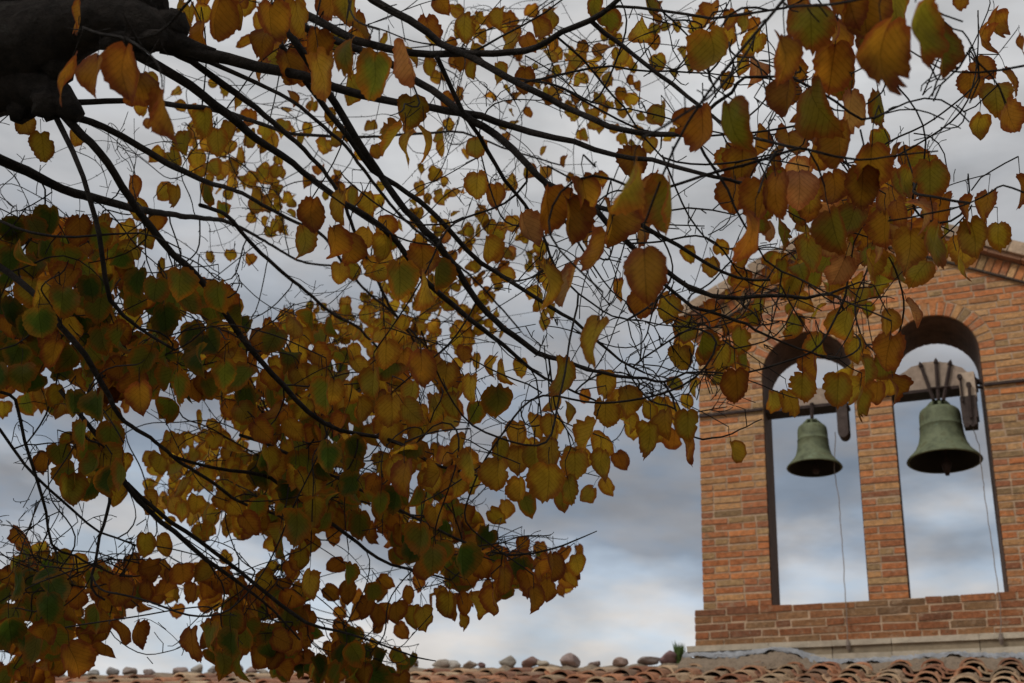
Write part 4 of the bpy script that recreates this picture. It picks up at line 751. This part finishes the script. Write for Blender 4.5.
def add_leaf_px(x, y, Lp, Wp, lean, tn, real=None, cluster=False):
    real = real or rng.uniform(.062, .078)
    d = F * real / Lp
    d = min(max(d, 1.35), 7.2); real = Lp * d / F
    # image axes in world
    right, up, back = RM[:, 0], RM[:, 1], RM[:, 2]
    ax = -up * math.cos(lean) + right * math.sin(lean)
    toward = back
    tilt = rng.normal(0, .22) if not cluster else rng.normal(-.05, .42)
    ax = ax * math.cos(tilt) + toward * math.sin(tilt)
    k = min(1, Wp / (Lp * .93)); yaw = math.acos(k) * rng.choice([-1, 1])
    nrm = toward - ax * (toward @ ax); nrm /= np.linalg.norm(nrm)
    side = np.cross(nrm, ax)
    nrm = nrm * math.cos(yaw) + side * math.sin(yaw)
    c = at(x, y, d)
    base = c - ax * real * .48
    leaves.append([base, ax, nrm, real / max(.8, math.cos(tilt)), 1.0, tn, d, Lp])
for b in BIG:
    x, y, Lp, Wp, lean, tn = b
    if x < 260 and y > 180: Lp, Wp = Lp * .9, Wp * .9
    if x > 560 and tn == 'g': tn = 'o'
    add_leaf_px(x, y, Lp, Wp, lean, tn)
n_big = len(leaves)
for cx, cy, rx, ry, cnt, l0, l1, tn in CL:
    if l0 >= 22 and cx < 480: l0, l1, cnt = l0 * .92, l1 * .92, int(cnt * 1.18)
    for i in range(cnt):
        a = rng.uniform(0, 2 * math.pi); r = math.sqrt(rng.uniform(0, 1))
        x, y = cx + rx * r * math.cos(a), cy + ry * r * math.sin(a)
        Lp = rng.uniform(l0, l1) * (rng.uniform(.74, 1.0) if l0 >= 20 else rng.uniform(.8, 1.08))
        tt = tn[rng.integers(len(tn))]
        if x > 560 and tt == 'g': tt = 'o'
        add_leaf_px(x, y, Lp, Lp * min(.97, rng.beta(2.4, 1.2) + .08), rng.normal(0, .5), tt, cluster=True)
# the crown goes on above and behind the photographer
crown_b = []
for (dx, dy, dz, ln) in ((1.5, -1.2, 1.2, 3.6), (2.6, -.5, 1.6, 4.2), (1.0, -2.4, 1.1, 3.6), (-1.2, -1.5, 1.1, 3.0), (3.2, .2, 2.0, 4.2), (-1.6, .8, 1.3, 3.2), (.2, 1.8, 2.0, 3.4), (2.2, -2.2, 1.6, 4.4), (.5, -.6, 3.0, 3.0)):
    v = np.array([dx, dy, dz], float); v /= np.linalg.norm(v); s0 = tj + np.array([0, .1, rng.uniform(.2, 1.6)])
    P = [[*(s0 + v * ln * t + np.array([0, 0, -.55 * (t * 1.3) ** 2 + .5 * t])), .055 * (1 - t) + .006] for t in (0, .2, .4, .6, .8, 1.0)]
    add_branch3('branch', np.array(P), 8, .05, True, .09, .006); crown_b.append(np.array(P)[:, :3])
def in_view(p, mrg=60):
    c = RM.T @ (p - CAM)
    if c[2] > -.05: return False
    x, y = 512 + F * c[0] / -c[2], 341.5 - F * c[1] / -c[2]
    return -mrg < x < 1024 + mrg and -mrg < y < 683 + mrg
off = 0
while off < 1500:
    bp = crown_b[rng.integers(len(crown_b))]; t = rng.uniform(.25, 1) * 5; i = min(4, int(t)); p = bp[i] + (bp[i + 1] - bp[i]) * (t - i)
    p = p + rng.normal(0, 1, 3) * np.array([.42, .42, .26])
    if in_view(p) or p[2] < 2.6 or np.linalg.norm(p - CAM) < 1.2: continue
    a = rng.uniform(0, 2 * math.pi); ax = np.array([math.cos(a) * .6, math.sin(a) * .6, -.8]); nr = np.array([math.cos(a) * .7, math.sin(a) * .7, .8]) + rng.normal(0, .3, 3); nr -= ax * (nr @ ax) / (ax @ ax); nr /= np.linalg.norm(nr)
    ax /= np.linalg.norm(ax)
    leaves.append([p, ax, nr, rng.uniform(.075, .10), 1.0, 'yrgyd'[rng.integers(5)], 99, 0]); off += 1

# ---- twigs: every leaf is joined to the nearest wood, Prim fashion
tips = np.array([l[0] - l[1] * l[3] * rng.uniform(.25, .5) + np.array([0, 0, .012]) for l in leaves])
Nn = np.zeros((120000, 3)); par = np.full(120000, -1); nn = len(nodes); Nn[:nn] = np.array(nodes); n_wood = nn
load = np.zeros(120000)
Nd = np.zeros((120000, 3))
for i in range(nn): Nd[i] = Nn[i + 1] - Nn[i] if i + 1 < nn and np.linalg.norm(Nn[i + 1] - Nn[i]) < .12 else (Nn[i] - Nn[i - 1] if i else [1, 0, 0])
Nd[:nn] /= np.linalg.norm(Nd[:nn], axis=1)[:, None] + 1e-9
def dmin(p, n0, n1):
    v = p - Nn[n0:n1]; d = np.linalg.norm(v, axis=1)
    c = (v * Nd[n0:n1]).sum(1) / (d + 1e-6)
    k = d * (1 + .55 * (.9 - np.minimum(c, .9))) + .004; i = k.argmin(); return d[i], i + n0
d0 = np.array([dmin(p, 0, nn)[0] for p in tips]); order = np.argsort(d0)
segs = []
def grow(src, dst, step=.028, wig=.10, bend=.14):
    """adds nodes from node index src to point dst; returns last index"""
    global nn
    a = Nn[src].copy(); v = dst - a; ln = np.linalg.norm(v)
    k = max(1, int(ln / step)); prev = src
    perp = rng.normal(0, 1, 3); perp /= np.linalg.norm(perp) + 1e-9
    perp = perp * bend * ln * .35 + Nd[src] * ln * .16 * max(0, float(Nd[src] @ v) / (ln + 1e-6)) + np.array([0, 0, .04 * ln])
    perp -= v * (perp @ v) / (ln * ln + 1e-9)
    zig = rng.normal(0, 1, 3); zig /= np.linalg.norm(zig) + 1e-9
    for i in range(1, k + 1):
        t = i / k
        p = a + v * t + perp * math.sin(math.pi * t ** .8) + (zig * step * wig * (1 if i % 2 else -1) + rng.normal(0, step * wig * .5, 3) if i < k else 0)
        Nn[nn] = p; par[nn] = prev; dv = p - Nn[prev]; Nd[nn] = dv / (np.linalg.norm(dv) + 1e-9); prev = nn; nn += 1
    return prev
leaf_node = {}
for i in order:
    _, s_ = dmin(tips[i], 0, nn)
    e = grow(s_, tips[i]); leaf_node[i] = e; load[e] += 1
# bare twigs
BARE = [(40,520,60,40,60,3.5),(60,440,60,50,46,3.4),(130,545,40,20,22,3.6),(600,260,90,50,60,2.6),(640,330,60,40,50,2.8),(560,330,50,50,46,3.0),(460,120,80,50,60,4.5),(560,90,80,50,50,3.6),(330,280,60,40,40,4.6),(260,230,70,50,50,4.4),(150,150,80,30,34,4.0),(700,60,80,60,56,2.6),(780,100,50,50,30,2.2),(760,310,80,40,60,2.4),(680,380,50,30,34,2.9),(730,400,40,20,12,2.9),(960,90,60,40,20,1.9),(930,30,40,30,10,1.9),(860,300,40,30,12,2.3),(200,400,60,40,30,3.6),(20,560,40,30,16,3.4),(90,330,60,30,24,4.5),(480,200,70,50,60,4.5),(230,570,40,30,16,3.4),(500,400,60,50,20,3.4),(180,650,40,14,8,3.6),(420,590,60,40,14,3.8),(720,220,50,30,20,2.4),(30,180,60,30,24,4),(380,520,50,30,10,3.8)]
for cx, cy, rx, ry, cnt, d in BARE:
    cnt = int(cnt * .7)
    for i in range(cnt):
        p = at(cx + rng.normal(0, .55) * rx, cy + rng.normal(0, .55) * ry, d * rng.uniform(.9, 1.15))
        _, s_ = dmin(p, 0, nn)
        v = p - Nn[s_]; ln = np.linalg.norm(v)
        mx = .15 * d / 2.5
        if ln > mx: p = Nn[s_] + v * mx / ln
        if ln < .02: continue
        e = grow(s_, p, .024, .17, .16)
        if rng.random() < .6:                                      # a fork
            v = p - Nn[s_]; q_ = Nn[par[e]] + v * .4 + rng.normal(0, .3, 3) * np.linalg.norm(v)
            grow(par[e], q_, .022, .15, .15)
        load[e] += .25
# short spurs and buds along the twigs
base_nn = nn
for i in rng.choice(np.arange(n_wood + 5, base_nn), 5200, replace=False):
    if par[i] < 0 or not in_view(Nn[i]): continue
    v = rng.normal(0, 1, 3); v -= Nd[i] * (v @ Nd[i]) * .7; v = v / np.linalg.norm(v) + Nd[i] * .5
    ln_ = rng.uniform(.008, .032); k_ = i
    for q_ in (.5, 1.0):
        Nn[nn] = Nn[i] + v * ln_ * q_ + rng.normal(0, .0015, 3); par[nn] = k_; Nd[nn] = v / np.linalg.norm(v); k_ = nn; nn += 1
# accumulate loads to the wood
ld = load[:nn].copy()
for i in range(nn - 1, n_wood - 1, -1): ld[par[i]] += max(ld[i], 0) if par[i] >= 0 else 0
def tw_rad(i): return min(.0024, .00098 * (1 + .6 * math.sqrt(max(ld[i], 0))))
child = {}
for i in range(n_wood, nn): child.setdefault(par[i], []).append(i)
tw = MB()
def chains():
    done = np.zeros(nn, bool)
    for i in range(n_wood, nn):
        if done[i]: continue
        p = par[i]
        # start only where this node begins a chain: it is not its parent's heaviest child, or its parent is wood
        if p >= n_wood and max(child[p], key=lambda c: ld[c]) == i: continue
        ch = [p, i]; done[i] = True; j = i
        while j in child:
            j = max(child[j], key=lambda c: ld[c]); ch.append(j); done[j] = True
        yield ch
for ch in chains():
    P = Nn[ch].copy(); r = np.array([tw_rad(c) for c in ch]); r[0] = r[1]
    if len(P) < 2: continue
    for _ in range(2):
        if len(P) > 3: P[2:-1] = .5 * P[2:-1] + .25 * (P[1:-2] + P[3:])
    dcam = np.linalg.norm(P.mean(0) - CAM)
    tw.tube(P, r, 5 if dcam < 3 else 4, cap=False)
# petioles
for i, l in enumerate(leaves):
    a = tips[i]; b = l[0] + l[1] * l[3] * .04; mid = (a + b) / 2 + np.array([0, 0, .006]) + rng.normal(0, .002, 3)
    tw.tube([a, mid, b], [.0010, .0008, .0008], 4, cap=False, col=(1, 1, 1))
tw.build('twigs', M_bark, tree, smooth=True, kind='stuff')

# ---- leaf surfaces
half = np.array([(0, 0), (.035, .045), (.12, .085), (.23, .075), (.34, .0), (.43, -.12), (.475, -.27), (.48, -.43), (.44, -.58), (.365, -.71), (.265, -.82), (.15, -.905), (.06, -.955), (0, -1.01)])
def outline(n_half, serr):
    seg = np.r_[0, np.cumsum(np.linalg.norm(np.diff(half, axis=0), axis=1))]; t = np.linspace(0, seg[-1], n_half)
    x = np.interp(t, seg, half[:, 0]); y = np.interp(t, seg, half[:, 1])
    o_ = np.concatenate([np.stack([x, y], 1), np.stack([-x[-2:0:-1], y[-2:0:-1]], 1)])
    c = np.array([0, -.42])
    k = np.where(np.arange(len(o_)) % 2 == 0, 1 + serr, 1 - serr)[:, None]; k[0] = 1; k[n_half - 1] = 1
    return c + (o_ - c) * k
OUT_HI, OUT_LO = outline(23, .022), outline(11, .02)
def leaf_mesh(Lf, hi):
    base, ax, nrm, ln, wf, tn, d, Lp = Lf
    out = (OUT_HI if hi else OUT_LO).copy(); m_ = len(out)
    c = np.array([0, -.42]); rings = (.35, .68, .88, 1.0) if hi else (.55, 1.0)
    ragged = rng.uniform(0, 1) < .6; out = c + (out - c) * (1 + rng.uniform(-.6, 1.0) * .02 * np.where(np.arange(m_) % 3 == 0, 1, -.5))[:, None]; out[:, 1] = np.where(out[:, 1] < -.6, out[:, 1] * rng.uniform(.94, 1.10) + .0, out[:, 1])
    w_ = rng.uniform(.82, 1.12); asym = rng.normal(0, .05)
    nz = 1 + (rng.normal(0, .03, m_))
    if ragged:
        k0 = rng.integers(m_)
        for q_ in range(rng.integers(1, 4)): nz[(k0 + q_ * rng.integers(1, 5)) % m_] -= rng.uniform(.08, .28)
    pts = [c[None]]
    for r in rings: pts.append(c + (out - c) * r * (nz[:, None] if r == 1 else (1 + (nz[:, None] - 1) * .5 * r)))
    P = np.concatenate(pts)
    x = P[:, 0] * w_ + asym * P[:, 1]; y = P[:, 1]
    fold = rng.uniform(-.2, .7); curl = rng.normal(0, .55); cup = rng.uniform(-.8, 1.0); ph = rng.uniform(0, 6, 3)
    zz = fold * np.abs(x) + curl * (y + .4) ** 2 + cup * x ** 2 + .035 * np.sin(x * 9 + ph[0]) * np.sin(y * 8 + ph[1]) + .05 * np.sin(np.arctan2(x, y + .42) * 3 + ph[2]) * (x ** 2 + (y + .42) ** 2) * 3
    zz += .3 * rng.normal() * x * (y + .4)
    if rng.random() < .3: zz += rng.choice([-1, 1]) * .9 * np.maximum(0, -y - .72) ** 1.3          # tip curls over
    side = np.cross(nrm, ax)
    W_ = base + (np.outer(x, side) - np.outer(y, ax) + np.outer(zz, nrm)) * ln
    rim = np.concatenate([[0], *[np.full(m_, r) for r in rings]])
    f = [(0, 1 + k, 1 + (k + 1) % m_) for k in range(m_)]
    for r in range(len(rings) - 1):
        a, b = 1 + r * m_, 1 + (r + 1) * m_
        f += [(a + k, b + k, b + (k + 1) % m_, a + (k + 1) % m_) for k in range(m_)]
    cc, rc = tone[tn]; v = rng.uniform(.70, 1.30); hue = rng.uniform(.88, 1.12)
    cc = np.array(cc) * v * np.array([1, hue, 1]); rc = np.array(rc) * v
    if tn == 'y' and rng.random() < .3: cc = cc * .5 + np.array(tone['g'][0]) * .6
    return W_, f, rim, np.stack([x, y], 1), cc, rc
class LeafMB:
    def __init__(s): s.V = []; s.F = []; s.n = 0; s.rim = []; s.uv = []; s.a = []; s.b = []
    def add(s, Lf, hi):
        W_, f, rim, uv, cc, rc = leaf_mesh(Lf, hi)
        s.V.append(W_); s.F += [tuple(i + s.n for i in q_) for q_ in f]; s.n += len(W_); s.rim.append(rim); s.uv.append(uv)
        s.a.append(np.tile([*cc, 1.0], (len(W_), 1))); s.b.append(np.tile([*rc, 1.0], (len(W_), 1)))
    def build(s, name, par_, origin=None, **kw):
        V_ = np.concatenate(s.V); me = bpy.data.meshes.new(name)
        o = bpy.data.objects.new(name, me); C.objects.link(o); o.parent = par_
        pw = parent_world(par_); loc = (origin - pw) if origin is not None else np.zeros(3); o.location = loc
        me.from_pydata((V_ - pw - loc).tolist(), [], s.F)
        for nm, dat in (('ctr', s.a), ('edge', s.b)):
            me.color_attributes.new(nm, 'FLOAT_COLOR', 'POINT').data.foreach_set('color', np.concatenate(dat).ravel())
        me.attributes.new('rim', 'FLOAT', 'POINT').data.foreach_set('value', np.concatenate(s.rim))
        uv = np.concatenate(s.uv); at_ = me.attributes.new('leafxy', 'FLOAT_VECTOR', 'POINT')
        at_.data.foreach_set('vector', np.c_[uv, np.zeros(len(uv))].ravel())
        me.materials.append(M_leaf); me.polygons.foreach_set('use_smooth', [True] * len(me.polygons)); me.update()
        for k, x in kw.items(): o[k] = x
        return o
M_leaf = bpy.data.materials.new('linden_leaf'); M_leaf.use_nodes = True; t = M_leaf.node_tree
pb = t.nodes['Principled BSDF']; pb.inputs['Roughness'].default_value = .75; pb.inputs['Specular IOR Level'].default_value = .12
def A(n_, o_='Color'):
    a = N('ShaderNodeAttribute', t); a.attribute_name = n_; return a.outputs[o_]
geo = N('ShaderNodeTexCoord', t).outputs['Object']
no = N('ShaderNodeTexNoise', t); no.inputs['Scale'].default_value = 45; no.inputs['Detail'].default_value = 5; t.links.new(geo, no.inputs['Vector'])
rimf = M('ADD', A('rim', 'Fac'), M('MULTIPLY', M('SUBTRACT', no.outputs['Fac'], .5, t), .9, t), t)
mr = N('ShaderNodeMapRange', t); mr.interpolation_type = 'SMOOTHSTEP'; mr.inputs['From Min'].default_value = .50; mr.inputs['From Max'].default_value = 1.0; t.links.new(rimf, mr.inputs['Value'])
mx = N('ShaderNodeMix', t, data_type='RGBA'); t.links.new(mr.outputs[0], mx.inputs['Factor']); t.links.new(A('ctr'), mx.inputs['A']); t.links.new(A('edge'), mx.inputs['B'])
sx = N('ShaderNodeSeparateXYZ', t); t.links.new(A('leafxy', 'Vector'), sx.inputs[0])
ab = M('ABSOLUTE', sx.outputs['X'], None, t)
vv = M('FRACT', M('MULTIPLY', M('ADD', M('MULTIPLY', ab, .95, t), sx.outputs['Y'], t), 7.5, t), None, t)
vein = M('LESS_THAN', M('ABSOLUTE', M('SUBTRACT', vv, .5, t), None, t), .05, t)
mid = M('LESS_THAN', ab, .012, t)
vm_ = M('MAXIMUM', vein, mid, t)
no2 = N('ShaderNodeTexNoise', t); no2.inputs['Scale'].default_value = 160; no2.inputs['Detail'].default_value = 3; t.links.new(geo, no2.inputs['Vector'])
fac = M('ADD', M('MULTIPLY', no2.outputs['Fac'], .5, t), .75, t)
fac = M('MULTIPLY', fac, M('SUBTRACT', 1.0, M('MULTIPLY', vm_, .38, t), t), t)
vsc = N('ShaderNodeVectorMath', t, operation='SCALE'); t.links.new(mx.outputs['Result'], vsc.inputs[0]); t.links.new(fac, vsc.inputs['Scale'])
t.links.new(vsc.outputs[0], pb.inputs['Base Color'])
tr = N('ShaderNodeBsdfTranslucent', t)
vt = N('ShaderNodeVectorMath', t, operation='MULTIPLY'); t.links.new(vsc.outputs[0], vt.inputs[0]); vt.inputs[1].default_value = (2.3, 2.0, 1.0)
t.links.new(vt.outputs[0], tr.inputs['Color'])
ms = N('ShaderNodeMixShader', t); ms.inputs[0].default_value = .55
t.links.new(pb.outputs[0], ms.inputs[1]); t.links.new(tr.outputs[0], ms.inputs[2]); t.links.new(ms.outputs[0], t.nodes['Material Output'].inputs[0])
bpn = N('ShaderNodeBump', t); bpn.inputs['Strength'].default_value = .35; bpn.inputs['Distance'].default_value = .003
t.links.new(no.outputs['Fac'], bpn.inputs['Height']); t.links.new(bpn.outputs[0], pb.inputs['Normal'])

big_ids = sorted(range(n_big), key=lambda i: -BIG[i][2] * BIG[i][3])[:100]
bset = set(big_ids)
for i in big_ids:
    lm = LeafMB(); lm.add(leaves[i], True); lm.build('leaf', tree, leaves[i][0])
fol = LeafMB()
for i, l in enumerate(leaves):
    if i in bset: continue
    fol.add(l, l[6] < 3.4)
fol.build('foliage', tree, None, kind='stuff')
print('LEAVES', len(leaves), 'nodes', nn)
